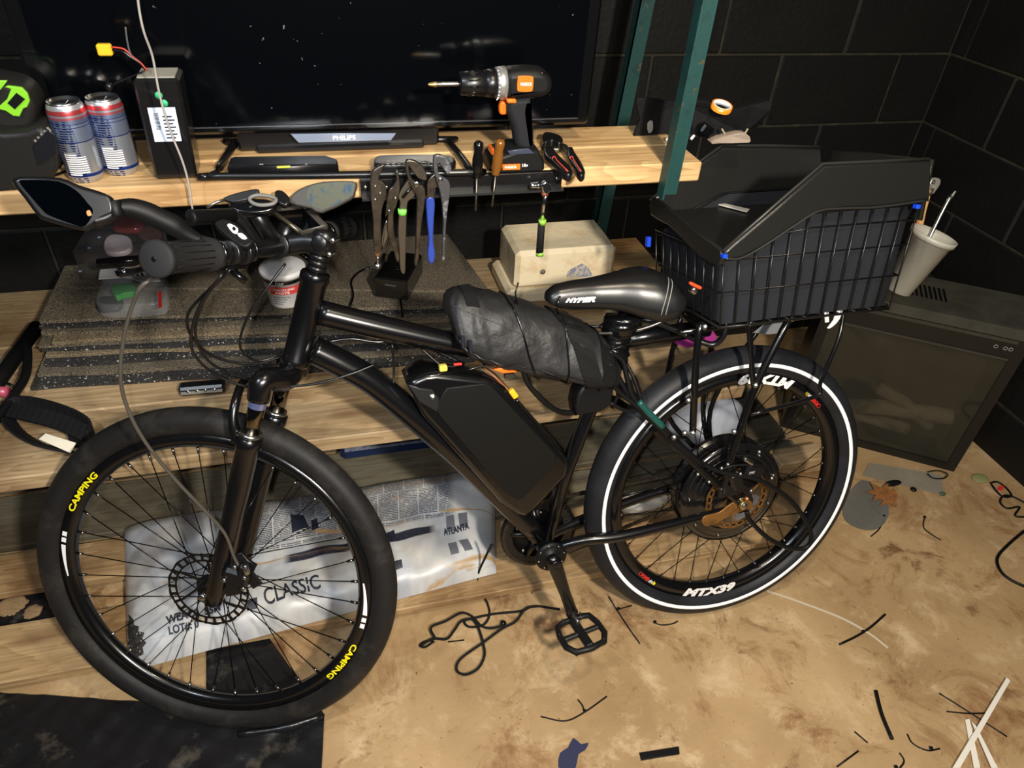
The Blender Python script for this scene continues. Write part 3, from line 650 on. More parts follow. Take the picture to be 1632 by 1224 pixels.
def can_mat():
    if 'can' in MATS: return MATS['can']
    m=bpy.data.materials.new('printed_can'); m.use_nodes=True; nt=m.node_tree; N=nt.nodes; L=nt.links; b=N['Principled BSDF']; tc=N.new('ShaderNodeTexCoord'); sp=N.new('ShaderNodeSeparateXYZ'); L.new(tc.outputs['Object'],sp.inputs[0])
    r=N.new('ShaderNodeValToRGB'); cr_=r.color_ramp; cr_.interpolation='CONSTANT'
    mz=N.new('ShaderNodeMath'); mz.operation='DIVIDE'; mz.inputs[1].default_value=.124; L.new(sp.outputs[2],mz.inputs[0]); L.new(mz.outputs[0],r.inputs[0])
    st=[(0,(180,182,188)),(.09,(30,60,150)),(.13,(168,174,186)),(.52,(24,44,130)),(.535,(140,152,178)),(.70,(24,44,130)),(.71,(140,152,178)),(.74,(24,44,130)),(.75,(120,132,164)),(.80,(196,98,104)),(.825,(168,174,186)),(.85,(206,80,84)),(.905,(200,200,204))]
    cr_.elements[0].color=lin(st[0][1]); cr_.elements[1].position=st[1][0]; cr_.elements[1].color=lin(st[1][1])
    for p_,c_ in st[2:]: e=cr_.elements.new(p_); e.color=lin(c_)
    # fine text lines
    w_=N.new('ShaderNodeTexWave'); w_.bands_direction='Z'; w_.inputs['Scale'].default_value=85; w_.inputs['Distortion'].default_value=0; L.new(tc.outputs['Object'],w_.inputs[0])
    nz=N.new('ShaderNodeTexNoise'); nz.inputs['Scale'].default_value=220; mp=N.new('ShaderNodeMapping'); mp.inputs['Scale'].default_value=(1,1,.2); L.new(tc.outputs['Object'],mp.inputs[0]); L.new(mp.outputs[0],nz.inputs[0])
    g=N.new('ShaderNodeMath'); g.operation='GREATER_THAN'; g.inputs[1].default_value=.5; L.new(w_.outputs[0],g.inputs[0]); g2=N.new('ShaderNodeMath'); g2.operation='GREATER_THAN'; g2.inputs[1].default_value=.47; L.new(nz.outputs[0],g2.inputs[0])
    gx=N.new('ShaderNodeMath'); gx.operation='LESS_THAN'; gx.inputs[1].default_value=.008; L.new(sp.outputs[0],gx.inputs[0])
    gz=N.new('ShaderNodeMath'); gz.operation='LESS_THAN'; gz.inputs[1].default_value=.098; L.new(sp.outputs[2],gz.inputs[0])
    def mu(a,c): x=N.new('ShaderNodeMath'); x.operation='MULTIPLY'; L.new(a,x.inputs[0]); L.new(c,x.inputs[1]); return x.outputs[0]
    mx=N.new('ShaderNodeMixRGB'); L.new(mu(mu(g.outputs[0],g2.outputs[0]),mu(gx.outputs[0],gz.outputs[0])),mx.inputs[0]); L.new(r.outputs[0],mx.inputs[1]); mx.inputs[2].default_value=lin((22,40,110)); L.new(mx.outputs[0],b.inputs['Base Color'])
    b.inputs['Metallic'].default_value=.75; b.inputs['Roughness'].default_value=.3; MATS['can']=m; return m
can(140,284,.122,.0270,'silver and blue energy drink can, the left of the pair, nearer the shelf edge',1)
can(196,273,.120,.0270,'blue and silver energy drink can, the right of the pair, beside the battery pack',2)
# battery pack
c0=PZ(248,286,ZU); c1=PZ(313,286,ZU)
bp_=empty('battery_pack',(c0+c1)/2+A(0,.03,0),'black shrink wrapped battery pack with a white data label and two green dots','battery pack')
Hb_=.156
top=[PY(211,118,c0[1]+.0),PY(290,114,c0[1]+.0)]
def sl(p,z): 
    return A(p[0],p[1],z)
lx=c0[0]; rx=c1[0]+.002; y0=c0[1]-.003; dpt=.062
tilt=A(.004,0,0)
P=[A(lx,y0,ZU),A(rx,y0,ZU),A(rx,y0+dpt,ZU),A(lx,y0+dpt,ZU)]; P2=[p_+tilt+A(0,0,Hb_) for p_ in P]
b=MB(); b.loft([[ (p_+q)/2*0+p_ for p_,q in zip(cr(P,1,True),P)],P2],smooth=False); 
b=MB(); cx_=(lx+rx)/2; axz=U(P2[0]-P[0]); b.box((P[0]+P2[2])/2,(rx-lx,dpt,np.linalg.norm(P2[0]-P[0])),ax=(A(1,0,0),A(0,1,0),axz),b=.004); fin('pack_body',b,mat('shrink_wrap',(15,15,15),.28,bump=(18,.3,.002),coat=.4),bp_)
def onf(u,v,e=.0008): return P[0]+(P[1]-P[0])*u+(P2[0]-P[0])*v+A(0,-e,0)
b=MB(); Q=[onf(.19,.40),onf(.80,.40),onf(.80,.735),onf(.19,.735)]; b.prism(Q,(0,-1,0),.0006); fin('data_label',b,mat('label_white',(196,208,226),.45),bp_)
b=MB()
for k in range(7):
    z=.43+.035*k; ww=.32 if k%2 else .26; Q=[onf(.48,z,.0014),onf(.48+ww*.8,z,.0014),onf(.48+ww*.8,z+.014,.0014),onf(.48,z+.014,.0014)]; b.add(Q,[(0,1,2,3)],0,False)
for k in range(12):
    z=.52+.014*k; Q=[onf(.29,z,.0014),onf(.40,z,.0014),onf(.40,z+(.009 if k%3 else .005),.0014),onf(.29,z+.005,.0014)]; b.add(Q,[(0,1,2,3)],0,False)
fin('label_print',b,M_ink,bp_)
for v,u in ((.85,.50),(.775,.58)):
    b=MB(); b.lathe([(.0055,0),(.0055,.0006)],onf(u,v,.0006),(0,-1,0),18); fin('green_dot',b,mat('dot_green',(54,180,120),.5),bp_)
b=MB(); b.box(P2[0]*.5+P2[2]*.5+A(0,0,.001),(rx-lx-.012,dpt-.012,.002)); fin('top_tape',b,mat('dusty_tape',(140,136,124),.7,bump=(60,.5,.002)),bp_)
yy=y0+.02
wz=lambda q:PY(*q,yy)
for pts,m_,nm in (([(232,112),(222,100),(210,92),(195,82),(176,79)],M_blk,'power_lead'),([(235,113),(224,100),(211,90),(197,78),(178,75)],mat('red_wire',(170,44,30),.4),'power_lead'),([(212,93),(206,80),(202,60),(200,43)],mat('grey_wire',(90,90,92),.4),'sense_lead'),([(230,113),(210,122),(190,130),(180,135)],M_blk,'sense_lead')):
    b=MB(); b.tube(cr([wz(q) for q in pts],5),.0014,6); fin(nm,b,m_,bp_)
b=MB(); c=wz((167,79)); b.box(c,(.020,.012,.016),b=.002); fin('yellow_connector',b,M_plug,bp_)
b=MB(); b.lathe([(.001,-.006),(.005,-.005),(.006,0),(.005,.005),(.001,.006)],wz((174,138)),(.5,-.8,0),14); fin('round_connector',b,M_blks,bp_)
# hanging thin wire
b=MB(); b.tube(cr([PY(218,-30,1.10),PY(221,10,1.11),PY(229,50,1.12),PY(243,90,1.14),PY(252,140,1.15),PY(262,180,1.155),PY(275,218,1.16),PY(290,255,1.165),PY(300,290,1.17),PY(307,335,1.172)],5),.0017,7)
fin('hanging_cable',b,mat('pale_cable',(160,156,150),.35),label='thin pale grey cable hanging down in front of the battery pack',cat='cable')
CLAMP=ZU+.0004
# green and black power tool battery on charger (left)
ct=empty('tool_charger',PZ(45,260,ZU),'black tool battery charger at the left end of the shelf','charger')
yc=1.25
b=MB(); b.prism(scr([(-25,200),(20,195),(55,192),(78,185),(95,210),(102,240),(98,262),(60,285),(20,292),(-25,292)],lambda x,y:PY(x,y,yc),2),(0,-1,0),.10,b=.008); fin('charger_body',b,mat('charger_black',(28,27,26),.45,bump=(200,.3,.001)),ct)
b=MB()
for k in range(5): q=PY(58+5*k,226-5*k,yc-.052); b.box(q,(.0028,.002,.007),ax=(U(A(1,0,.5)),A(0,1,0),U(A(-.5,0,1))))
fin('vent_slot',b,mat('vent_grey',(120,118,112),.5),ct)
b=MB(); b.prism([PY(*q,yc-.052) for q in ((52,232),(76,205),(88,215),(92,245),(60,262))],(0,-1,0),.004,b=.001); fin('side_panel',b,mat('panel_navy',(16,18,24),.35),ct)
bt=empty('tool_battery',PZ(20,200,ZU+.08),'lime green and black tool battery standing on the charger at far left','battery')
yb_=1.27
b=MB(); b.prism(scr([(-30,125),(10,120),(45,132),(65,158),(62,185),(50,204),(15,214),(-30,208)],lambda x,y:PY(x,y,yb_),3),(0,-1,0),.07,b=.010); fin('battery_body',b,mat('battery_black',(30,29,27),.5),bt)
b=MB(); b.prism([PY(*q,yb_-.036) for q in ((-20,166),(0,168),(12,157),(18,141),(8,138),(13,136),(35,139),(44,148),(48,160),(44,170),(38,172),(32,185),(22,184),(10,176),(-20,168))],(0,-1,0),.006,b=.001); fin('green_cover',b,M_lime,bt)
b=MB(); b.prism([PY(*q,yb_-.0365) for q in ((-20,128),(12,128),(2,142),(-20,160))],(0,-1,0),.005,b=.001); fin('green_cover',b,M_lime,bt)
b=MB(); b.prism([PY(*q,yb_-.040) for q in ((12,164),(26,148),(40,158),(24,174))],(0,-1,0),.002); fin('rating_label',b,M_blks,bt)
b=MB(); b.tube(cr([PZ(95,262,ZU+.004),PZ(108,256,ZU+.003),PZ(112,268,ZU+.003),PZ(85,280,ZU+.003),PZ(60,283,ZU+.003)],5),.0025,6); fin('charger_cord',b,M_blk,ct)
# level and tv remote
lv=empty('spirit_level',PZ(450,268,ZU),'short black spirit level with a yellow vial lying behind the television foot','level')
b=MB(); b.prism([PZ(*q,ZU+.011) for q in ((364,275),(368,262),(375,259),(520,257),(538,263),(540,272))],(0,0,1),.022,b=.003); fin('level_body',b,M_blks,lv)
b=MB(); q=PZ(452,266,ZU+.0225); b.box(q,(.022,.006,.003),b=.001); fin('vial',b,mat('vial_yellow',(190,190,80),.2),lv)
for x in (415,418,488): b=MB(); b.lathe([(.002,0),(.002,.0008)],PZ(x,262,ZU+.022),(0,0,1),10); fin('printed_mark',b,mat('mark_grey',(150,148,145),.6),lv)
rm=empty('remote_control',PZ(660,262,ZU),'black television remote control lying behind the hanging pliers','remote control')
b=MB(); b.prism(scr([(596,266),(599,257),(612,254),(660,253),(712,254),(724,258),(726,265),(716,269),(660,269),(606,270)],lambda x,y:PZ(x,y,ZU+.009),3),(0,0,1),.018,b=.004); fin('remote_body',b,M_blks,rm)
b=MB()
for i in range(6):
    for j in range(3): b.box(PZ(618+9*i,257+3.4*j,ZU+.0185),(.005,.0028,.0012),b=.0005)
fin('number_keys',b,mat('key_grey',(130,130,130),.5),rm,)
b=MB(); q=PZ(676,260,ZU+.0182); b.torus(q,(0,0,1),(1,0,0),.009,[(.002*math.cos(t),.0008*math.sin(t)) for t in np.linspace(0,2*PI,7)[:-1]],20); fin('navigation_ring',b,mat('key_ring',(74,74,74),.3),rm)
# ---------------- drill
YD=1.225
dr=empty('cordless_drill',PZ(818,272,ZU),'black cordless drill with orange trigger standing upright on its battery','drill')
D=lambda x,y,o=0: PY(x,y,YD-o)
body=mat('drill_black',(19,19,19),.5,bump=(300,.2,.0005)); axD=U(D(870,125)-D(740,132)); 
def dl(x,y,r0,r1,L,m,nm,prof=None,n=28,k=0):
    mb=MB(); mb.lathe(prof or [(r0*.94,0),(r0,.001),(r1,L-.001),(r1*.94,L)],D(x,y),axD,n,0); return fin(nm,mb,m,dr)
zc_=lambda x:0
def seg(x0,x1,r0,r1,m,nm,n=28):
    y=lambda x:137-(x-740)*.035+ (0)
    p0=D(x0,133.5-.02*(x0-740)); p1=D(x1,133.5-.02*(x1-740)); L=np.linalg.norm(p1-p0); mb=MB(); mb.lathe([(r0*.9,0),(r0,.0015),(r1,L-.0015),(r1*.93,L)],p0,p1-p0,n); return fin(nm,mb,m,dr)
seg(694,733,.0035,.0035,M_steel,'drill_bit',12); seg(682,696,.0022,.0045,mat('brass',(200,164,96),.3,.9),'bit_tip',12)
ch=seg(732,772,.0185,.0205,M_blks,'chuck')
for k in range(12):
    a=2*PI*k/12; mb=MB(); p=D(745,133.4)+A(0,-math.cos(a)*.0195,math.sin(a)*.0195); mb.tube([p,p+axD*.018],.0011,5); fin('chuck_rib',mb,M_blk,ch if False else dr)
seg(771,790,.0215,.0235,M_blks,'torque_collar'); seg(789,805,.0255,.027,mat('cast_aluminium',(176,176,174),.35,.7),'gear_housing')
for k in range(9):
    mb=MB(); a=-1.1+.28*k; p=D(790.5,133)+A(0,-math.cos(a)*.0256,math.sin(a)*.0256); mb.box(p,(.0022,.0018,.0018)); fin('torque_mark',mb,M_white,dr)
mb=MB(); mb.prism(scr([(803,112),(830,106),(858,107),(870,114),(876,126),(874,140),(862,150),(845,152),(806,154),(802,140)],D,3),(0,-1,0),.048,b=.012); fin('motor_housing',mb,body,dr)
mb=MB(); mb.prism(scr([(826,152),(850,151),(843,165),(842,180),(848,200),(848,222),(850,236),(822,232),(816,205),(810,186),(805,172),(808,158)],D,3),(0,-1,0),.034,b=.010); fin('handle',mb,mat('drill_grip',(29,30,33),.7,bump=(350,.5,.0008)),dr)
mb=MB(); mb.prism([D(*q) for q in ((778,248),(786,240),(815,230),(850,228),(856,240),(860,250),(859,273),(776,274),(772,262))],(0,-1,0),.070,b=.006); fin('battery',mb,body,dr)
mb=MB(); mb.prism(scr([(795,168),(798,161),(806,162),(806,175),(805,181),(797,181),(795,176)],D,3),(0,-1,0),.014,b=.003); fin('trigger',mb,M_org,dr)
mb=MB(); mb.prism([D(*q,.012) for q in ((806,156),(819,155),(821,158),(820,162),(807,162))],(0,-1,0),.022,b=.002); fin('direction_switch',mb,M_org,dr)
mb=MB(); mb.prism(scr([(825,124),(828,121),(846,121),(850,125),(849,142),(845,146),(828,146),(824,142)],lambda x,y:D(x,y,.024),2),(0,-1,0),.003,b=.0008); fin('orange_badge',mb,M_org,dr)
fin('lettering',text('WARRIOR',D(829,137,.0265),A(1,0,-.02),A(0,0,1),.0055,wid=.020),M_white,dr)
mb=MB(); mb.prism([D(*q,.036) for q in ((801,262),(829,261),(829,270),(801,271))],(0,-1,0),.002,b=.0004); fin('battery_badge',mb,M_org,dr)
fin('lettering',text('WARRIOR',D(804,269,.0375),A(1,0,0),A(0,0,1),.005,wid=.022),M_white,dr); fin('lettering',text('18v',D(832,266,.0362),A(1,0,0),A(0,0,1),.0055,wid=.011,bold=.03),M_white,dr)
mb=MB(); mb.prism([D(*q,.035) for q in ((808,240),(842,236),(852,244),(812,246))],(0,-1,0),.004,b=.001); fin('latch_panel',mb,mat('slate_blue',(52,58,76),.4),dr)
mb=MB(); mb.tube(cr([D(862,116,.02),D(872,122,.016),D(873,138,.016),D(864,147,.02)],4),.003,8); fin('rear_bumper',mb,M_blk,dr)
mb=MB(); mb.box(D(783,238,.0),(.006,.03,.012),b=.002); fin('release_button',mb,M_org,dr)
CLAMP=None
# ---------------- screwdrivers stuck in the rail
def screwdriver(top,mid,tip,rh,m_h,lab,yy=1.172,flat=False):
    t,m_,e_=[PY(*q,yy) for q in (top,mid,tip)]; e=empty('screwdriver',e_,lab,'screwdriver','screwdrivers hanging in the tool rail')
    L=np.linalg.norm(m_-t); mb=MB(); mb.lathe([(rh*.5,0),(rh*.85,.003),(rh*.95,L*.15),(rh*.78,L*.3),(rh,L*.5),(rh,L*.8),(rh*.7,L*.93),(rh*.85,L)],t,m_-t,8); fin('handle',mb,m_h,e)
    mb=MB(); mb.tube([m_,m_+(e_-m_)*.95,e_],[.0024,.0024,.0012 if not flat else .0024],8); fin('shaft',mb,M_dsteel,e); return e
screwdriver((763,225),(760,281),(758,337),.0095,M_blk,'black handled screwdriver hanging in the rail left of the amber one')
screwdriver((798,222),(790,278),(784,330),.0095,mat('amber_acetate',(150,98,40),.12,trans=.5),'amber handled screwdriver hanging in the rail in front of the drill')
# ---------------- ratchet
rt=empty('ratchet_wrench',PY(860,405,1.17),'chrome ratchet with black and lime handle hanging from the rail','ratchet')
R_=lambda x,y:PY(x,y,1.168)
b=MB(); b.lathe([(.005,0),(.0055,.003),(.0055,.011),(.0065,.012),(.0065,.018),(.004,.019)],R_(845,296),R_(866,295)-R_(845,296),20); fin('socket',b,M_chrome,rt)
b=MB(); b.prism(scr([(863,291),(870,288),(876,292),(877,302),(871,309),(865,308),(862,300)],R_,3),(0,-1,0),.012,b=.003); fin('ratchet_head',b,M_chrome,rt)
b=MB(); b.tube([R_(870,305),R_(867,325),R_(864,352)],[.0055,.0038,.0048],12); fin('shank',b,M_chrome,rt)
b=MB(); b.tube([R_(868,306),R_(868.2,311)],.0062,12); fin('rubber_ring',b,mat('rust_band',(120,62,34),.6),rt)
b=MB(); b.tube([R_(864,353),R_(863,358),R_(860,402)],[.0068,.0068,.0072],14); fin('grip',b,M_grip,rt)
for a,c_ in (((864.5,350),(864,357)),((860.3,401),(860,407))): b=MB(); b.tube([R_(*a),R_(*c_)],.0073,14); fin('lime_collar',b,mat('lime_collar',(130,180,60),.5),rt)
# ---------------- hanging pliers
def flat(pxs,yy,th,m,nm,par,k=3,bev=.0015): 
    mb=MB(); mb.prism(scr(pxs,lambda x,y:PY(x,y,yy),k),(0,-1,0),th,b=bev); return fin(nm,mb,m,par)
def rivet(x,y,yy,r,par,m=None): mb=MB(); mb.lathe([(r,0),(r,.0012),(r*.6,.0022)],PY(x,y,yy),(0,-1,0),14); return fin('rivet',mb,m or M_steel,par)
lp=empty('locking_pliers',PY(603,425,1.16),'steel locking pliers hanging at the left end of the rail','pliers','pliers hanging from the rail')
flat([(590,284),(593,272),(601,266),(612,261),(606,275),(604,285),(614,293),(616,310),(609,330),(607,360),(607,398),(596,398),(594,350),(591,320),(590,300)],1.160,.009,M_dsteel,'jaw_handle',lp)
flat([(597,398),(606,398),(604,408),(599,408)],1.160,.008,mat('rusty_steel',(130,92,64),.5,.7),'handle_end',lp)
b=MB(); b.tube([PY(602,406,1.16),PY(602,420,1.16)],.0035,10); b.tube([PY(602,420,1.16),PY(602,427,1.16)],.0065,12); fin('adjusting_screw',b,M_steel,lp)
flat([(634,272),(637,290),(636,308),(630,320),(623,330),(614,345),(616,318),(619,302),(626,296),(631,285),(630,274)],1.166,.008,M_dsteel,'lower_jaw',lp)
flat([(626,308),(634,312),(632,326),(627,340),(628,370),(634,390),(637,412),(632,416),(627,398),(618,372),(617,350),(620,325)],1.170,.007,M_dsteel,'release_handle',lp)
flat([(608,378),(616,350),(620,372),(612,392),(608,400)],1.174,.003,M_steel,'toggle_link',lp)
b=MB(); b.tube(cr([PY(622,368,1.172),PY(618,395,1.172),PY(615,416,1.172)],4),.0025,6); fin('release_lever',b,M_dsteel,lp)
for q in ((598,297),(606,308),(598,318),(630,316),(620,336),(616,298)): rivet(*q,1.156,.0026,lp)
gp=empty('groove_pliers',PY(642,433,1.16),'large worn groove joint pliers with a lime tape band on one handle','pliers','pliers hanging from the rail')
flat([(646,258),(650,254),(662,256),(674,266),(679,276),(679,286),(668,284),(662,278),(656,270),(651,264),(655,282),(664,290),(677,300),(676,325),(671,360),(668,400),(665,420),(660,420),(662,395),(663,350),(664,315),(657,300),(650,285),(646,270)],1.158,.009,M_dsteel,'pivot_arm',gp)
flat([(657,285),(652,284),(640,300),(634,312),(637,320),(636,335),(634,365),(636,400),(638,430),(645,434),(646,410),(647,365),(648,335),(650,320),(658,314),(662,305)],1.168,.009,mat('grey_steel',(118,110,98),.42,.9),'slotted_arm',gp)
b=MB(); b.tube([PY(655,299,1.160),PY(642,315,1.160)],.0028,6); fin('groove_slot',b,M_blk,gp)
b=MB(); b.tube([PY(641,333,1.166),PY(641,341,1.166)],.0078,10,sq=1); fin('tape_band',b,M_green,gp)
rivet(664,294,1.153,.0058,gp)
bpz=empty('groove_pliers',PY(686,415,1.16),'groove joint pliers with a blue dipped handle, rightmost on the rail','pliers','pliers hanging from the rail')
flat([(692,248),(700,246),(712,252),(719,264),(716,275),(708,270),(703,264),(698,256),(697,266),(700,278),(710,284),(716,290),(717,305),(713,330),(710,365),(709,395),(708,412),(704,410),(705,380),(706,345),(702,312),(697,290),(691,272),(690,258)],1.158,.009,mat('mottled_steel',(88,88,92),.5,.7,var=(60,(170,172,178),.5,.65)),'pivot_arm',bpz)
flat([(695,276),(684,283),(680,292),(681,318),(691,318),(692,300),(700,296)],1.168,.009,M_dsteel,'jaw_arm',bpz)
flat([(679,316),(692,316),(691,350),(690,380),(693,405),(690,418),(683,416),(681,400),(683,380),(680,350)],1.168,.011,mat('blue_dip',(44,66,150),.35),'blue_handle',bpz,3,.003)
rivet(702,286,1.153,.0042,bpz)
CLAMP=ZU+.0004
# ---------------- cutters with red black handles on shelf
cu=empty('side_cutters',PZ(895,260,ZU),'side cutters with black and red handles lying open on the shelf right of the drill','cutters')
Zc=lambda x,y:PZ(x,y,ZU+.010)
def zf(pxs,th,m,nm,par,z,k=3,bev=.002): mb=MB(); mb.prism(scr(pxs,lambda x,y:PZ(x,y,z),k),(0,0,1),th,b=bev); return fin(nm,mb,m,par)
zf([(864,221),(868,214),(880,215),(893,220),(897,228),(890,231),(880,226),(868,229)],.010,M_blks,'jaw',cu,ZU+.013)
zf([(862,236),(872,228),(885,229),(895,231),(893,240),(880,240),(866,242)],.009,M_dsteel,'jaw',cu,ZU+.006)
zf([(866,241),(880,238),(886,248),(900,262),(911,274),(910,282),(903,283),(893,277),(878,262),(867,252)],.016,M_blks,'handle',cu,ZU+.008,3,.004)
zf([(903,241),(912,240),(916,248),(925,262),(932,277),(930,283),(923,283),(914,270),(904,254)],.016,M_blks,'handle',cu,ZU+.008,3,.004)
flc=[(893,231),(903,233),(908,242),(901,244)]; zf(flc,.008,M_dsteel,'joint',cu,ZU+.009,2)
for p_ in ([(880,252),(884,249),(888,256),(905,273)],[(908,252),(912,249),(915,256),(926,273)],): b=MB(); b.tube(cr([PZ(*q,ZU+.0165) for q in p_],4),.0012,6); fin('red_inlay',b,mat('red_inlay',(198,70,56),.5),cu)
# ---------------- black pouch with bits at the right end, orange tape
po=empty('black_pouch',PZ(1120,205,ZU),'black fabric pouch lying open at the right end of the shelf against the wall','pouch')
YP=1.33
def cloth(pxs,yy,m,nm,par,amp=.006,th=.006,seed=0):
    mb=MB(); mb.prism(scr(pxs,lambda x,y:PY(x,y,yy+amp*math.sin(x*.11+seed)),2),(0,-1,0),th,b=.001); return fin(nm,mb,m,par)
M_pch=mat('pouch_cloth',(13,13,14),.7,bump=(30,.5,.006))
cloth([(1009,218),(1020,190),(1015,156),(1060,160),(1082,165),(1088,190),(1075,212),(1050,216)],1.36,M_pch,'pouch_flap',po,.01)
cloth([(1090,165),(1120,158),(1160,172),(1218,158),(1222,172),(1200,200),(1180,210),(1140,228),(1100,230),(1085,205)],1.35,M_pch,'pouch_body',po,.012,.03,2)
b=MB(); b.tube(cr([PY(1150,205,1.31),PY(1165,225,1.30),PY(1185,214,1.30),PY(1192,205,1.30)],5),.002,6); fin('hem_cord',b,mat('tan_cord',(150,140,110),.6),po)
cloth([(1130,224),(1160,213),(1185,210),(1193,222),(1180,231),(1140,232)],1.30,mat('pinkish_cloth',(150,134,120),.8,bump=(60,.6,.004)),'lining',po,.003,.02)
cloth([(1032,196),(1040,192),(1040,208),(1033,212)],1.345,mat('clip_grey',(150,146,138),.5),'buckle',po,0,.003)
b=MB(); b.box(PY(1125,207,1.31),(.030,.02,.022),ax=(U(A(1,0,-.6)),A(0,1,0),U(A(.6,0,1))),b=.004); fin('black_bit_case',b,M_blk,label='small glossy black case lying on the pouch left of the tape roll',cat='case')
tpo=PY(1150,170,1.32); tr_=empty('tape_roll',tpo,'orange reflective tape roll, glow painted into its colour, on the black pouch','tape')
b=MB(); b.lathe([(.0215,-.005),(.0215,.005),(.019,.005),(.019,-.005),(.0215,-.005)],tpo,(.05,-.25,1),36,cap=False); fin('tape_winding',b,mat('reflective_orange',(255,150,40),.25,spec=1),tr_)  # bright base colour stands in for light thrown back by the tape
b=MB(); b.lathe([(.0185,-.0052),(.0185,.0052),(.0165,.0052),(.0165,-.0052),(.0185,-.0052)],tpo,(.05,-.25,1),36,cap=False); fin('tape_core',b,M_white,tr_)
for q,l_ in (((1062,224),'small white tip lying in front of the green upright'),((1101,222),'small white tip lying just right of the green upright')):
    b=MB(); c=PZ(*q,ZU+.004); b.tube([c,c+A(.008,.004,.006)],.003,8); fin('wire_tip',b,M_white,label=l_,cat='wire tip')
CLAMP=None
# ================================================================ ITEMS ON THE LOWER SHELF
# spackle tub
tb=empty('spackling_tub',PZ(458,484,ZS),'white spackling tub with red lettering standing on the shingles','tub')
c=PZ(458,478,ZS); Ht_=.095
b=MB(); b.lathe([(.040,0),(.042,.002),(.051,Ht_-.012),(.054,Ht_-.012),(.0545,Ht_-.006),(.0545,Ht_),(.050,Ht_+.002),(.001,Ht_+.0015)],c,(0,0,1),40,cap=False); fin('tub_body',b,mat('tub_white',(232,232,232),.4),tb)
def wrapband(c,z0_,z1_,a0,a1,m,nm,par,r=lambda z:.0422+.0098*z/.083,e=.0006,n=14):
    mb=MB();V=[]
    for i in range(n+1):
        a=a0+(a1-a0)*i/n
        for z in (z0_,z1_): V.append(c+A(math.sin(a)*(r(z)+e),-math.cos(a)*(r(z)+e),z))
    mb.add(V,[(2*i,2*i+2,2*i+3,2*i+1) for i in range(n)]); return fin(nm,mb,m,par)
wrapband(c,.070,.080,-1.3,1.2,M_blk,'black_band',tb); wrapband(c,.042,.064,-.75,.85,mat('label_red',(214,66,62),.5),'red_panel',tb,e=.0008)
def wraptext(txt,c,z,h,a0,wid,m,par,rr=.0505):
    fin('lettering',text(txt,None,None,None,h,wid=wid,fn=lambda x,y:c+A(math.sin(a0+x/rr)*rr,-math.cos(a0+x/rr)*rr,z+y)),m,par)
wraptext('SPACKLING',c,.054,.006,-.55,.052,M_white,tb,.0500); wraptext('PASTE',c,.045,.006,-.45,.034,M_white,tb,.0492)
wraptext('DAP',c,.071,.007,-.35,.018,M_white,tb,.0518)
for k in range(4): wraptext('lightweight interior use filler'[:24-3*k],c,.034-.006*k,.0028,-.6,.040-.006*k,M_ink,tb,.0485)
# power supply box
ps=empty('power_supply',PZ(630,470,ZS),'black power supply box standing on the shingles below the hanging pliers','power supply')
f0=PZ(597,474,ZS); f1=PZ(650,481,ZS); ux_=U(f1-f0); uy_=U(np.cross(A(0,0,1),ux_)); W_=np.linalg.norm(f1-f0)
b=MB(); b.box((f0+f1)/2+uy_*.075+A(0,0,.030),(W_,.15,.058),ax=(ux_,uy_,A(0,0,1)),b=.004); fin('case',b,mat('psu_black',(16,16,16),.25,coat=.4),ps)
b=MB(); b.box((f0+f1)/2+A(0,0,.042)-uy_*.0006,(.028,.001,.004),ax=(ux_,uy_,A(0,0,1))); fin('rating_text',b,mat('dim_grey',(70,70,70),.5),ps)
b=MB(); q=(f0+f1)/2+uy_*.06+A(0,0,.0595); b.torus(q,(0,0,1),(1,0,0),.008,[(.0012*math.cos(t),.0006*math.sin(t)) for t in np.linspace(0,2*PI,7)[:-1]],18); fin('top_ring',b,M_blks,ps)
b=MB(); b.tube(cr([PZ(600,425,ZS+.01),PZ(575,432,ZS+.004),PZ(560,448,ZS+.003),PZ(563,470,ZS+.003),PZ(558,488,ZS+.003)],6),.0028,7); fin('power_cord',b,M_blk,ps)
b=MB(); b.tube(cr([f1-ux_*.02+A(0,-.002,.004),PZ(640,490,ZS+.003),PZ(641,505,ZS+.003)],5),.0028,7); fin('output_cord',b,M_blk,ps)
# LED light bar
q0=PZ(290,634,ZL); q1=PZ(357,628,ZL); ux_=U(q1-q0); uy_=np.cross(A(0,0,1),ux_); W_=np.linalg.norm(q1-q0)
ll=empty('led_light',(q0+q1)/2,'small black rechargeable light with four reflectors lying on the lower shelf','light')
cc=(q0+q1)/2+uy_*.014; b=MB(); b.box(cc+A(0,0,.0135),(W_+.008,.030,.025),ax=(ux_,uy_,A(0,0,1)),b=.005); fin('light_body',b,M_blks,ll)
fn_=U(A(0,-.6,.8)); b=MB(); b.box(cc-uy_*.012+A(0,0,.0165),(W_,.018,.004),ax=(ux_,U(np.cross(fn_,ux_)),fn_),b=.001); fin('lens',b,mat('lens_silver',(190,184,176),.15,.8),ll)
for k in range(4):
    b=MB(); p=cc-uy_*.014+A(0,0,.018)+ux_*(-.5+(k+.5)/4)*W_*.85; b.lathe([(.0055,0),(.004,.0025),(.001,.003)],p,fn_,14); fin('led_reflector',b,M_chrome,ll)
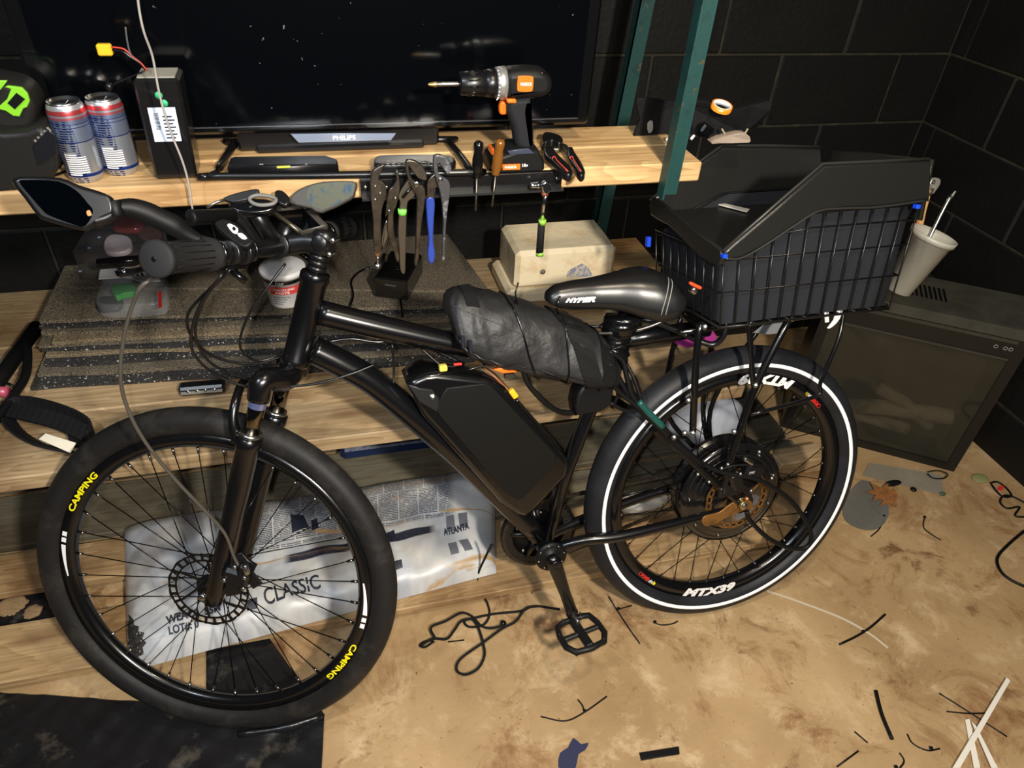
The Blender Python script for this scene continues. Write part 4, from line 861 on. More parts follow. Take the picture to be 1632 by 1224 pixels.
# clear packages with sunglasses etc
ck=empty('clear_package',PZ(230,480,ZS),'clear plastic clamshell package with a green insert and white leaflet on the shingles','package')
zz=lambda h:(lambda x,y:PZ(x,y,ZS+h))
b=MB(); b.prism(scr([(155,490),(160,472),(180,440),(262,445),(268,470),(262,492),(200,497),(168,497)],zz(.020),2),(0,0,1),.038,b=.006); fin('clamshell',b,M_clear,ck)
zf([(158,495),(155,484),(160,476),(190,475),(197,482),(192,492),(180,495)],.012,M_blks,'black_pad',ck,ZS+.010)
zf([(178,462),(192,456),(216,458),(214,468),(196,472),(186,476)],.016,mat('green_insert',(52,150,60),.4),'green_insert',ck,ZS+.022)
b=MB(); b.prism([PZ(*q,ZS+.044) for q in ((157,445),(160,430),(240,424),(256,448),(225,449),(200,442))],(0,0,1),.002); fin('leaflet',b,mat('leaflet_white',(226,224,220),.6),ck)
b=MB()
for k in range(6): b.prism([PZ(182+8*k,432,ZS+.0455),PZ(186+8*k,432,ZS+.0455),PZ(190+8*k,440,ZS+.0455),PZ(186+8*k,440,ZS+.0455)],(0,0,1),.0004)
fin('barcode_print',b,M_ink,ck)
b=MB(); b.prism([PZ(*q,ZS+.0415) for q in ((252,466),(257,463),(258,489),(253,491))],(0,0,1),.001); fin('red_stripe',b,M_red,ck)
M_smk=mat('smoke_clear',(110,105,104),.06,alpha=.22,spec=.9)
zb_=.055
ck2=empty('display_box',PZ(180,400,ZS+zb_),'clear plastic display box of tinted safety glasses behind the left grip','display box')
b=MB(); b.prism([PZ(*q,ZS+zb_+.02) for q in ((120,413),(150,360),(178,338),(258,340),(270,400),(215,404))],(0,0,1),.045,b=.004); fin('box_shell',b,M_smk,ck2)
b=MB(); b.prism([PZ(*q,ZS+.022) for q in ((125,437),(150,416),(240,412),(246,434),(190,438))],(0,0,1),.036,b=.004); fin('box_base',b,M_smk,ck2)
for (pp,m_) in (([(180,366),(188,352),(205,348),(228,356),(230,366),(210,369)],mat('red_lens',(120,44,38),.08,coat=1)),([(222,378),(228,366),(245,363),(258,372),(256,384),(240,388)],mat('brown_lens',(92,56,46),.08,coat=1))):
    mb=MB(); mb.prism(scr(pp,zz(zb_+.034),3),(0,0,1),.016,b=.004); fin('lens',mb,m_,ck2)
mb=MB(); mb.prism(scr([(168,402),(168,386),(180,377),(205,380),(212,392),(205,402),(185,406)],zz(zb_+.030),3),(0,0,1),.014,b=.003); fin('pale_insert',mb,mat('pale_lilac',(176,164,168),.4,bump=(60,.6,.003)),ck2)
for q in ((165,355),(158,378),(142,395),(128,432),(140,365)):
    mb=MB(); mb.box(PZ(*q,ZS+zb_+.044),(.006,.006,.001)); fin('painted_glint',mb,mat('pale_blue_dot',(150,176,214),.3),ck2)  # pale chips stand in for glints on the clear plastic
# left: black tubular frame thing with webbing strap
bf=empty('folding_frame',PZ(20,640,ZL),'black tubular folding frame with a pink tube at the left end of the lower shelf','frame')
F_=lambda x,y,h:PZ(x,y,ZL+h)
b=MB(); b.tube([F_(58,522,.045),F_(20,575,.05),F_(-40,660,.06)],.0165,14); fin('main_tube',b,M_blkm,bf)
b=MB(); b.lathe([(.0168,-.002),(.0168,.001),(.012,.001),(.012,-.004)],F_(59,521,.045),F_(58,522,.045)-F_(20,575,.05),20); fin('tube_end',b,M_blk,bf)
b=MB(); b.tube(cr([F_(42,545,.052),F_(44,570,.05),F_(40,600,.045),F_(22,630,.04),F_(0,660,.035),F_(-20,690,.03)],6),.0095,12); fin('curved_tube',b,M_blkm,bf)
b=MB(); b.tube([F_(-20,622,.05),F_(12,625,.05)],.0115,14); fin('pink_tube',b,mat('pink_anodised',(170,72,96),.35),bf)
b=MB(); b.tube(cr([F_(-10,612,.03),F_(15,612,.04),F_(30,628,.02),F_(20,645,.02)],5),.003,8); fin('cable_loop',b,M_blk,bf)
# webbing strap
ws=empty('webbing_strap',PZ(75,680,ZL),'folded black ribbed webbing strap with a white tag on the lower shelf','strap')
def ribbon(pts,wv,th,m,nm,par,k=6,rib=True):
    c_=cr([p for p in pts],k); W=cr([A(*v) for v in wv],k); mb=MB(); rings=[]
    for i,(p,v) in enumerate(zip(c_,W)):
        t=U((c_[min(i+1,len(c_)-1)]-c_[max(i-1,0)])); nn=U(np.cross(t,v)); e=.0006*(i%2) if rib else 0
        rings.append([p-v-nn*(th+e),p+v-nn*(th+e),p+v+nn*(th+e),p-v+nn*(th+e)])
    mb.loft(rings,smooth=False); return fin(nm,mb,m,par)
M_web=mat('webbing',(24,24,26),.6,bump=(300,.6,.001))
v=A(0,.004,.021)
ribbon([F_(8,655,.025),F_(35,645,.028),F_(80,652,.028),F_(125,668,.028),F_(147,685,.026),F_(140,700,.024),F_(110,698,.024)],[v]*7,.0022,M_web,'strap_loop',ws,8)
v2=A(-.006,-.012,.014)
ribbon([F_(8,660,.02),F_(25,685,.018),F_(55,705,.016),F_(90,716,.016),F_(120,722,.015)],[v2]*5,.0022,M_web,'strap_loop',ws,8)
ribbon([F_(10,652,.03),F_(50,660,.045),F_(95,672,.048),F_(135,690,.045)],[A(.004,.018,.004)]*4,.0022,M_web,'strap_loop',ws,8)
P=[F_(62,700,.034),F_(73,691,.040),F_(121,706,.040),F_(112,722,.034)]; nn=np.cross(P[1]-P[0],P[3]-P[0]); b=MB(); b.prism(P,nn,.0016); fin('white_tag',b,mat('tag_white',(236,228,208),.5),ws)
# ================================================================ BICYCLE
RC=A(.859,1.009,.349); FC=A(-.287,.992,.344)
def frame(az,lean):
    a,l=math.radians(az),math.radians(lean); d=A(math.cos(a),math.sin(a),0); n0=A(math.sin(a),-math.cos(a),0); z=A(0,0,1)
    return d,z*math.cos(l)-n0*math.sin(l),n0*math.cos(l)+z*math.sin(l)
BD,BU,BN=frame(.85,15.5)
def B(px,py,off=0.): return PL(px,py,RC+BN*off,BN)
def L(s,v,o=0.): return RC+BD*s+BU*v+BN*o
HT=B(503,437); HB=B(470,578); SA=U(HT-HB); SM=U(A(-.3,-.88,.365)); SM=U(SM-SA*(SM@SA)); SF=np.cross(SM,SA); SF=SF if SF[0]<0 else -SF
bk=empty('bicycle',(.29,.93,0),'black electric bicycle leaning against the shelves with a wide reflective rear tyre','bicycle')
M_frame=mat('frame_black',(10,10,12),.24,coat=.15,bump=(400,.03,.0003))
def tubep(nm,pts,r,m=M_frame,n=14,par=None,k=6,smooth=True,label=None,**kw):
    mb=MB(); P=cr(pts,k) if (smooth and len(pts)>2) else [A(*p) for p in pts]
    if not np.isscalar(r): r=np.interp(np.linspace(0,1,len(P)),np.linspace(0,1,len(r)),r)
    mb.tube(P,r,n,**kw); return fin(nm,mb,m,par or bk,label=label)
def cyl(nm,p,q,r,m,par=None,n=20,prof=None):
    p=A(*p);q=A(*q); h=np.linalg.norm(q-p); mb=MB(); mb.lathe(prof or [(r*.9,0),(r,min(.001,h*.2)),(r,h-min(.001,h*.2)),(r*.9,h)],p,q-p,n); return fin(nm,mb,m,par or bk)
# ---- wheels
def wheel(c,d,u,n,R,wt,rt,rin,rout,rimw,rfl,offs,N,nm,mrub,band=None,cross=1.1):
    tp=[(wt*math.cos(t)*1.0,wt*1.0*math.sin(t)) for t in np.linspace(0,2*PI,21)[:-1]]
    mb=MB(); mb.torus(c,n,d,R-wt,tp,112); tire=fin('tyre',mb,mrub,bk,label='black tyre of the '+nm+' wheel')
    hr=(rout-rin)/2; mid=(rout+rin)/2
    pr=[(-hr,-rimw*.28),(-hr*.2,-rimw*.5),(hr,-rimw*.5),(hr,-rimw*.42),(hr*.5,0),(hr,rimw*.42),(hr,rimw*.5),(-hr*.2,rimw*.5),(-hr,rimw*.28),(-hr,0)]
    mb=MB(); mb.torus(c,n,d,mid,pr,112); rim=fin('rim',mb,M_frame,bk)
    sp=MB(); sp.tube([(0,0,0),(0,0,.965)],.0011,5); sp.tube([(0,0,.94),(0,0,1.0)],.0026,6,mi=1); me=mesh_of('spoke',sp,(mat('spoke_black',(22,22,22),.25,.6),M_steel))
    for i in range(N):
        th=2*PI*(i+.5)/N; side=1 if i%2 else -1; k=(i//2)%2*2-1; fa=th+k*cross
        e=d*math.cos(th)+u*math.sin(th); g=d*math.cos(fa)+u*math.sin(fa)
        p=c+g*rfl+n*side*offs; q=c+e*(rin+.0005); v=q-p; ln=np.linalg.norm(v); z=v/ln; x=U(np.cross(z,n)); y=np.cross(z,x)
        inst('spoke',me,MX(p,x,y,z*ln),rim)
    return tire,rim
fd,fu,fn=frame(-19,20)
ft,frim=wheel(FC,fd,fu,fn,.365,.0265,0,.2885,.318,.026,.024,.030,36,'front',M_rub)
rt_,rrim=wheel(RC,BD,BU,BN,.360,.0315,0,.2735,.302,.036,.124,.020,36,'rear',M_rub2,cross=.35)
# reflective stripe ring hugging the rear sidewall
wt=.0315; cR=.360-wt; mb=MB()
prof=[]
for t in np.linspace(math.radians(88),math.radians(104),5): prof.append(((wt+.0006)*math.cos(t),(wt+.0006)*math.sin(t)))
for t in np.linspace(math.radians(104),math.radians(88),5): prof.append(((wt-.002)*math.cos(t),(wt-.002)*math.sin(t)))
mb.torus(RC,BN,BD,cR,prof,112); fin('reflective_stripe',mb,M_ref,rt_,label='bright white reflective stripe')
def wpix(px,py,c,n,d,u,off):
    p=PL(px,py,c+n*off,n)-c; return math.atan2(p@u,p@d),math.hypot(p@u,p@d)
def rimtext(txt,c,n,d,u,off,r,th0,h,wid,m,par,inward=False,bold=.03,shear=0,nm='lettering'):
    """reads clockwise with tops outward, or counter-clockwise with tops inward"""
    V,F=textverts(txt,bold,shear); x0,x1=V[:,0].min(),V[:,0].max(); mb=MB(); W=[]
    for v in V:
        x=(v[0]-x0)/(x1-x0)*wid-wid/2; y=v[1]/.7*h-h/2
        th=th0+(x/r if inward else -x/r); rr=r-y if inward else r+y
        W.append(c+(d*math.cos(th)+u*math.sin(th))*rr+n*off)
    mb.add(W,F,0,False); return fin(nm,mb,m,par)
for px in ((140,790),(537,1050)):
    th,_=wpix(*px,FC,fn,fd,fu,.0140); rimtext('CAMPING',FC,fn,fd,fu,.0140,.307,th,.0115,.105,M_yel,frim)
def rimband(c,n,d,u,off,t0,t1,r0a,r0b,r1a,r1b,m,par,nm='rim_decal'):
    mb=MB();V=[];K=14
    for i in range(K+1):
        s=i/K; t=t0+(t1-t0)*s; e=d*math.cos(t)+u*math.sin(t); V+= [c+e*(r0a+(r0b-r0a)*s)+n*off,c+e*(r1a+(r1b-r1a)*s)+n*off]
    mb.add(V,[(2*i,2*i+2,2*i+3,2*i+1) for i in range(K)],0,False); fin(nm,mb,m,par)
for a_,b_ in (((112,850),(114,918)),((572,1000),(578,930))):
    t0,_=wpix(*a_,FC,fn,fd,fu,.014); t1,_=wpix(*b_,FC,fn,fd,fu,.014)
    if abs(t1-t0)>PI: t1+=2*PI if t1<t0 else -2*PI
    rimband(FC,fn,fd,fu,.0141,t0+(t1-t0)*.30,t1,.302,.300,.311,.303,M_white,frim)
    for k in (0,.14): rimband(FC,fn,fd,fu,.0141,t0+(t1-t0)*k,t0+(t1-t0)*(k+.1),.302,.302,.311,.311,M_white,frim)
o_=.0190
for px,flip in (((1133,931),1),((1222,606),1)):
    th,_=wpix(*px,RC,BN,BD,BU,o_); q=1
    rimtext('MTX39',RC,BN,BD,BU,o_,.288,th,.0205,.148,M_white,rrim,inward=True,bold=.06,shear=.25)
for px,px2 in (((1032,921),None),((1292,642),None)):
    th,_=wpix(*px,RC,BN,BD,BU,o_); rimtext('POWER',RC,BN,BD,BU,o_,.2885,th-.020,.009,.028,M_red,rrim,inward=True,bold=.04); rimtext('circ',RC,BN,BD,BU,o_,.2885,th+.058,.009,.014,M_white,rrim,inward=True,bold=.03); rimtext('le',RC,BN,BD,BU,o_,.2885,th+.098,.009,.007,M_yel,rrim,inward=True,bold=.05)
    mb=MB(); t=th-.088; mb.torus(RC+(BD*math.cos(t)+BU*math.sin(t))*.2885+BN*o_,BN,BD,.0045,[(.0008*math.cos(q),.0003*math.sin(q)) for q in np.linspace(0,2*PI,5)[:-1]],16); fin('logo_ring',mb,M_red,rrim)
# ---- front hub, rotor
mb=MB(); mb.lathe([(.008,-.052),(.012,-.050),(.012,-.034),(.027,-.032),(.027,-.028),(.015,-.024),(.015,.024),(.027,.028),(.027,.034),(.018,.036),(.012,.050),(.008,.052)],FC,fn,28); fin('front_hub',mb,M_blks,bk)
def rotor(c,n,d,u,R,m,nm,w=.017,k=26,arms=6,rh=.022,par=None,ph=0):
    mb=MB(); t=.0009
    def ring(ra,rb,wav=0):
        V=[];K=k*6
        for i in range(K):
            a=2*PI*i/K; e=d*math.cos(a)+u*math.sin(a); wv=wav*math.cos(a*k/2)
            for r_,o in ((ra,-t),(rb+wv,-t),(rb+wv,t),(ra,t)): V.append(c+e*r_+n*o)
        mb.add(V,[(i*4+j,i*4+(j+1)%4,((i+1)%K)*4+(j+1)%4,((i+1)%K)*4+j) for i in range(K) for j in range(4)],0,False)
    ring(R-.004,R,.0012); ring(R-w,R-w+.0035); ring(rh-.004,rh+.001)
    for i in range(k):
        a=2*PI*i/k; e=d*math.cos(a)+u*math.sin(a); g=np.cross(n,e); mb.box(c+e*(R-w/2),(w,.0055,2*t),ax=(e,g,n))
    for i in range(arms):
        a=2*PI*i/arms+ph; e0=d*math.cos(a)+u*math.sin(a); e1=d*math.cos(a+.5)+u*math.sin(a+.5); p=c+e0*(rh-.001); q=c+e1*(R-w+.001); v=U(q-p); g=np.cross(n,v); mb.box((p+q)/2,(np.linalg.norm(q-p),.005,2*t),ax=(v,g,n))
    return fin(nm,mb,m,par or bk)
rotor(FC+fn*.040,fn,fd,fu,.080,mat('dark_rotor',(52,50,48),.35,.85),'front_brake_rotor')
cyl('front_axle',FC-fn*.068,FC+fn*.068,.0055,M_steel)
# ---- fork
back=-SF*.022; AX=FC
for sgn,lab in ((1,'near'),(-1,'far')):
    E=AX+SM*sgn*.062+back; top=.43
    mb=MB(); mb.lathe([(.012,-.012),(.017,-.006),(.0185,.02),(.0185,.20),(.0205,.25),(.0215,.33),(.0235,.335),(.0235,.352),(.018,.356)],E,SA,24); leg=fin('fork_lower',mb,M_frame,bk)
    mb=MB(); mb.lathe([(.0150,.350),(.0150,.45)],E,SA,24); fin('stanchion',mb,mat('stanchion_chrome',(120,112,98),.08,1),bk)
    mb=MB(); mb.lathe([(.0195,.354),(.0205,.357),(.0195,.362)],E,SA,24); fin('dust_seal',mb,M_steel,leg)
    mb=MB(); mb.lathe([(.0154,.412),(.0154,.424)],E,SA,24,cap=False); fin('fork_band',mb,mat('holographic_band',(150,160,220),.15,.8),leg)
    mb=MB(); mb.prism([E+SA*.03-SF*.005,E+SF*.012+SA*.03,AX+SM*sgn*.062+SF*.010+SA*.004,AX+SM*sgn*.062+SF*.008-SA*.012,E-SA*.014-SF*.004],SM,.010,b=.002); fin('dropout',mb,M_frame,leg)
    cyl('axle_nut',AX+SM*sgn*.064,AX+SM*sgn*.072,.008,M_steel,leg)
CT=HB-SA*.020
nE=AX+SM*.062+back; fE=AX-SM*.062+back
tubep('fork_crown',[nE+SA*.425,nE+SA*.462-SM*.004,CT+SM*.028-SA*.004+SF*.004,CT+SF*.004+SA*.003,CT-SM*.028-SA*.004+SF*.004,fE+SA*.462+SM*.004,fE+SA*.425],[.0195,.0215,.024,.025,.024,.0215,.0195],n=16)
tubep('fork_brace',[nE+SA*.335+SF*.020,nE+SA*.375+SF*.036,nE+SA*.41-SM*.018+SF*.044,AX+SA*.425+SF*.030,fE+SA*.41+SM*.018+SF*.044,fE+SA*.375+SF*.036,fE+SA*.335+SF*.020],[.011,.009,.008,.008,.008,.009,.011],n=12)
# caliper front
cc=PL(378,918,FC+fn*.075,fn); mb=MB(); mb.box(cc,(.034,.05,.026),ax=(U(SA),SF,SM),b=.006); mb.box(cc+SA*.02-SF*.012,(.03,.022,.03),ax=(SA,SF,SM),b=.005); cal=fin('front_brake_caliper',mb,M_blks,bk)
for da,df in ((.012,-.018),(-.012,-.02),(.028,.004),(-.006,.018)): cyl('caliper_bolt',cc+SA*da+SF*df+SM*.013,cc+SA*da+SF*df+SM*.018,.0045,M_steel,cal,12)
mb=MB(); mb.prism([PL(*q,FC+fn*.07,fn) for q in ((372,884),(386,880),(396,892),(410,900),(404,912),(418,930),(404,938),(398,930),(384,946),(362,950),(356,938),(372,920),(366,900))],fn,.006,b=.0012); fin('caliper_bracket',mb,M_blks,bk)
cyl('barrel_adjuster',PL(390,900,FC+fn*.10,fn),PL(394,915,FC+fn*.10,fn),.0055,M_steel,cal,12)
# ---- frame tubes
mb=MB(); mb.lathe([(.0245,-.004),(.0265,0),(.0265,.01),(.0235,.016),(.0235,np.linalg.norm(HT-HB)-.016),(.0265,np.linalg.norm(HT-HB)-.010),(.0265,np.linalg.norm(HT-HB)),(.024,np.linalg.norm(HT-HB)+.004)],HB,SA,28); fin('head_tube',mb,M_frame,bk)
tubep('top_tube',[B(508,498),B(586,517),B(702,543),B(840,573),B(958,598)],[.0235,.0235,.022,.019,.017],n=18)
tubep('down_tube',[B(497,556),B(545,580),B(600,613),B(691,690),B(743,737),B(858,852)],[.026,.027,.0265,.0265,.026,.024],n=20)
BBp=L(-.455,-.068,0)
ST=B(962,596); tubep('seat_tube',[BBp,B(905,742),ST,ST+(ST-BBp)*.08],.0165,smooth=False)
cyl('bottom_bracket_shell',BBp-BN*.036,BBp+BN*.036,.0225,M_frame,n=28)
AXN=L(.0,-.0,.068); AXF=L(0,0,-.068)
axn=B(1183,806,.068)
tubep('chain_stay',[BBp+BN*.025,B(930,861,.045),B(985,855,.058),B(1060,838,.062),B(1172,810,.062)],[.012,.0125,.0125,.0115,.009])
tubep('chain_stay',[BBp-BN*.025,L(-.36,-.055,-.045),L(-.2,-.03,-.06),L(0,0,-.062)],[.012,.0125,.0115,.009])
tubep('seat_stay',[B(962,598,.018),B(1000,622,.04),B(1040,668,.055),B(1110,742,.062),axn],[.009,.009,.0095,.0095,.009])
tubep('seat_stay',[L(-.335,.29,-.018),L(-.24,.22,-.045),L(0,0,-.062)],[.009,.0095,.009])
SP0=ST; SPD=U(ST-BBp)
# seatpost (wrapped) + clamp
tubep('seat_post',[ST,ST+SPD*.155],.0135,M_frame,smooth=False)
cyl('seat_clamp',ST+SPD*.012,ST+SPD*.026,.0205,M_blks)
# ---- rear hub motor
mb=MB(); mb.lathe([(.012,-.070),(.03,-.066),(.035,-.044),(.06,-.042),(.10,-.040),(.122,-.036),(.131,-.030),(.131,-.019),(.123,-.018),(.123,.018),(.131,.019),(.131,.024),(.122,.026),(.112,.030),(.108,.030),(.100,.033),(.084,.034),(.080,.038),(.030,.040),(.026,.046),(.012,.048)],RC,BN,56); fin('hub_motor',mb,mat('motor_black',(16,16,17),.22,coat=.5),bk)
for r_,o in ((.104,.0322),(.092,.0345),(.118,.0288)):
    mb=MB(); mb.torus(RC,BN,BD,r_,[(.0007*math.cos(q),o+.0007*math.sin(q)) for q in np.linspace(0,2*PI,6)[:-1]],64); fin('motor_ring',mb,M_dsteel,bk)
for k in range(9):
    a=2*PI*k/9+.3; e=BD*math.cos(a)+BU*math.sin(a); cyl('motor_bolt',RC+e*.112+BN*.029,RC+e*.112+BN*.033,.0035,M_steel,n=10)
for k in range(18):
    a=2*PI*k/18; e=BD*math.cos(a)+BU*math.sin(a)
cyl('motor_axle',L(0,0,.03),L(0,0,.086),.007,M_steel)
rotor(L(0,0,.049),BN,BD,BU,.080,M_gold,'rear_brake_rotor',w=.015,arms=6,rh=.026)
cyl('axle_nut',L(0,0,.074),L(0,0,.084),.0125,mat('zinc_nut',(178,160,110),.3,.9),n=6); cyl('axle_washer',L(0,0,.069),L(0,0,.073),.0155,mat('zinc_nut',(178,160,110),.3,.9))
mb=MB(); mb.prism(cr([B(x,y,.071) for x,y in ((1118,829),(1124,822),(1146,816),(1165,802),(1186,795),(1198,800),(1196,812),(1180,815),(1158,824),(1140,834),(1124,838))],3,True),BN,.004,b=.0008); fin('torque_arm',mb,M_gold,bk)
cyl('torque_arm_bolt',B(1190,795,.073),B(1190,795,.081),.0052,mat('copper_bolt',(176,112,78),.35,.8),n=12)
mb=MB(); mb.prism([B(x,y,.064) for x,y in ((1158,806),(1166,795),(1176,770),(1190,772),(1200,795),(1196,812),(1176,818))],BN,.007,b=.0015); fin('dropout',mb,M_frame,bk)
# rear caliper and mount
mb=MB(); c=B(1200,748,.075); mb.box(c,(.05,.036,.03),ax=(U(BD*.9-BU*.3),U(BU*.9+BD*.3),BN),b=.007); mb.box(B(1172,765,.075),(.03,.05,.024),ax=(U(BD*.9+BU*.4),U(BU*.9-BD*.4),BN),b=.006); mb.box(B(1160,782,.07),(.05,.03,.016),ax=(BD,BU,BN),b=.005); rcal=fin('rear_brake_caliper',mb,M_blks,bk)
for q in ((1160,740),(1150,746),(1112,756),(1130,768),(1197,782),(1180,755),(1210,720),(1230,762)): cyl('caliper_bolt',B(*q,.088),B(*q,.094),.0042,M_steel,rcal,10)
cyl('barrel_adjuster',B(1186,730,.095),B(1199,739,.095),.0055,M_steel,rcal,12)
fin('lettering',text('LP907',B(1194,756,.092),BD,BU,.006,wid=.014),mat('pale_grey_print',(170,170,170),.5),rcal)
# ---- cranks, chainring, chain, pedals
cr_c=BBp-BN*.048
mb=MB(); V=[]; K=44*4
for i in range(K):
    a=2*PI*i/K; rr=.083+(.0035 if i%4 in (1,2) else 0); e=BD*math.cos(a)+BU*math.sin(a)
    for r_,o in ((.064,-.0015),(rr,-.0015),(rr,.0015),(.064,.0015)): V.append(cr_c+e*r_+BN*o)
mb.add(V,[(i*4+j,i*4+(j+1)%4,((i+1)%K)*4+(j+1)%4,((i+1)%K)*4+j) for i in range(K) for j in range(4)],0,False)
for k in range(5):
    a=2*PI*k/5+.5; e=BD*math.cos(a)+BU*math.sin(a); mb.tube([cr_c+e*.01,cr_c+e*.068],[.011,.006],8)
fin('chainring',mb,M_blks,bk)
mb=MB(); mb.torus(cr_c-BN*.006,BN,BD,.088,[(-.006,-.002),(.003,-.002),(.003,.002),(-.006,.002)],64); fin('chain_guard',mb,M_blks,bk)
mb=MB(); mb.lathe([(.012,-.010),(.074,-.009),(.074,-.007),(.012,-.006)],cr_c,BN,40); fin('chainring_disc',mb,M_blkm,bk)
for k in range(5): a=2*PI*k/5+.2; e=BD*math.cos(a)+BU*math.sin(a); cyl('chainring_bolt',cr_c+e*.056-BN*.006,cr_c+e*.056+BN*.003,.004,M_steel,n=10)
mb=MB(); mb.lathe([(.010,.036),(.034,.040),(.036,.043),(.036,.048),(.028,.050),(.016,.052),(.013,.060)],BBp,BN,32); fin('sensor_ring',mb,M_blkm,bk)
for k in range(8): a=2*PI*k/8+.2; e=BD*math.cos(a)+BU*math.sin(a); cyl('sensor_bolt',BBp+e*.030+BN*.048,BBp+e*.030+BN*.0505,.0022,M_steel,n=8)
pc=B(922,992,.115)
def arm(c0,c1,off_s,nm):
    mb=MB(); v=U(c1-c0); g=U(np.cross(BN,v)); R_=[]
    for t,w,h in ((-.1,.010,.008),(0,.017,.010),(.15,.016,.009),(.6,.0125,.0075),(.92,.0135,.0075),(1.0,.015,.0075),(1.07,.010,.006)):
        p=c0+(c1-c0)*t; R_.append([p+g*w*math.cos(a)+BN*h*math.sin(a) for a in np.linspace(0,2*PI,13)[:-1]])
    mb.loft(R_); return fin(nm,mb,M_frame,bk)
c0=BBp+BN*.066; c1=B(912,978,.075); arm(c0,c1,0,'crank_arm')
cyl('crank_bolt',c0+BN*.008,c0+BN*.016,.011,M_blks)
def pedal(cen,e1,e2,en,nm='pedal'):
    # platform frame: e1 along spindle, e2 fore-aft
    mb=MB(); out=[(-.047,-.022),(-.040,-.040),(-.012,-.047),(.022,-.047),(.045,-.034),(.050,0),(.045,.034),(.022,.047),(-.012,.047),(-.040,.040),(-.047,.022)]
    mb.tube([cen+e1*x+e2*y for x,y in out],.0075,6,closed=True,sq=1.0)
    mb.box(cen,(.094,.020,.014),ax=(e1,e2,en),b=.004)
    for s in (-1,1): mb.box(cen+e1*.047*s*0+e2*0,(.012,.088,.011),ax=(e1,e2,en),b=.003) if s==1 else None
    for x,y in out[::2]: mb.tube([cen+e1*x+e2*y-en*.010,cen+e1*x+e2*y+en*.011],.0022,6)
    return fin(nm,mb,mat('pedal_black',(22,22,22),.42),bk)
pe1=U(BN+BD*.10); pn=U(A(-.10,.18,1)-pe1*(A(-.10,.18,1)@pe1)); pe2=np.cross(pn,pe1)
pedal(B(926,1009,.125),pe1,pe2,pn); cyl('pedal_spindle',c1,B(922,992,.10),.006,M_steel)
c0f=BBp-BN*.062; c1f=c0f+(c0-c1)*1.0; arm(c0f,c1f,0,'crank_arm'); pedal(c1f-BN*.06,BN,BD,BU)
# chain
mb=MB(); cg_=L(0,0,-.048); rf=.034; path=[]
va=U(cg_-cr_c); gu=U(np.cross(va,BN)); gu=gu if gu@BU>0 else -gu
path=[cr_c+gu*.085,cg_+gu*rf]+[cg_+(va*math.cos(a)+gu*math.sin(a))*rf for a in np.linspace(PI/2,-PI/2,7)[1:-1]]+[cg_-gu*rf,cr_c-gu*.085]+[cr_c+(-va*math.cos(a)+gu*math.sin(a))*.085 for a in np.linspace(-PI/2,PI/2,12)[1:-1]]
P_=np.array(path+[path[0]]); seg_=np.linalg.norm(np.diff(P_,axis=0),axis=1); cum=np.concatenate([[0],np.cumsum(seg_)]); n_=int(cum[-1]/.0127)
for i in range(n_):
    s=cum[-1]*i/n_; p=A(*[np.interp(s,cum,P_[:,k]) for k in range(3)]); s2=cum[-1]*(i+1)/n_; q=A(*[np.interp(s2,cum,P_[:,k]) for k in range(3)]); v=U(q-p); g=np.cross(BN,v)
    for o in (-.0028,.0028) if i%2 else (-.0016,.0016): mb.box((p+q)/2+BN*o,(.0155,.0075,.0009),ax=(v,g,BN))
ch_=fin('chain',mb,mat('chain_steel',(70,64,56),.4,.8),bk)
mb=MB(); mb.lathe([(.014,-.056),(.033,-.052),(.033,-.044),(.02,-.040)],RC,BN,32); fin('freewheel',mb,M_dsteel,bk)
# ---- saddle
st=[(870.5,471,478,.006),(874,460,484,.019),(888,449,491,.025),(915,443,494,.029),(950,438,493,.034),(985,431,496,.046),(1015,424,507,.062),(1045,421,516,.074),(1068,429,510,.078),(1082,446,492,.072),(1088,462,476,.045)]
SI=np.array(st); tt=np.linspace(0,1,len(st)); tq=np.linspace(0,1,46); SI=np.stack([np.interp(tq,tt,SI[:,k]) for k in range(4)],1)
for k in range(4):
    y=SI[:,k].copy(); y[1:-1]=(SI[:-2,k]+2*SI[1:-1,k]+SI[2:,k])/4; SI[:,k]=y
def sadp(i,a,e=0.):
    i=min(max(i,0),len(SI)-1); i0=int(i); i1=min(i0+1,len(SI)-1); f=i-i0; x,yt,yb,w_=SI[i0]*(1-f)+SI[i1]*f
    T=B(x,yt,0.)-RC; Bm=B(x,yb,w_)-RC; s=(T@BD)*.5+(Bm@BD)*.5; vt=T@BU-.006; vb=min(Bm@BU,vt-.004)
    c_,s_=math.cos(a),math.sin(a); return L(s,vb+(vt-vb+e)*abs(s_)**.62,(w_+e)*(abs(c_)**.75)*(1 if c_>0 else -1))
rings=[[sadp(i,a) for a in np.linspace(0,PI,26)] for i in range(46)]
mb=MB(); mb.loft(rings,closed=True,cap=True); sd=fin('saddle',mb,mat('saddle_leather',(23,23,24),.30,bump=(300,.15,.0004)),bk)
V,F=textverts('HYPER',.07,.45); x1=V[:,0].max(); x0=V[:,0].min(); mb=MB()
ia=np.interp(897,SI[:,0],range(46)); ib=np.interp(945,SI[:,0],range(46))
mb.add([sadp(ia+(ib-ia)*(v[0]-x0)/(x1-x0),.14+.15*v[1]/.7+.0,.0012) for v in V],F,0,False); fin('lettering',mb,M_white,sd)
for k,x_ in enumerate((1047,1053)):
    i_=np.interp(x_,SI[:,0],range(46)); mb=MB(); mb.tube([sadp(i_+(1-a/1.3)*-1.0+ (a/1.0)*2.8,a,.0006) for a in np.linspace(.05,1.25,14)],.0009,5); fin('piping',mb,mat('piping_grey',(150,150,145),.4),sd)
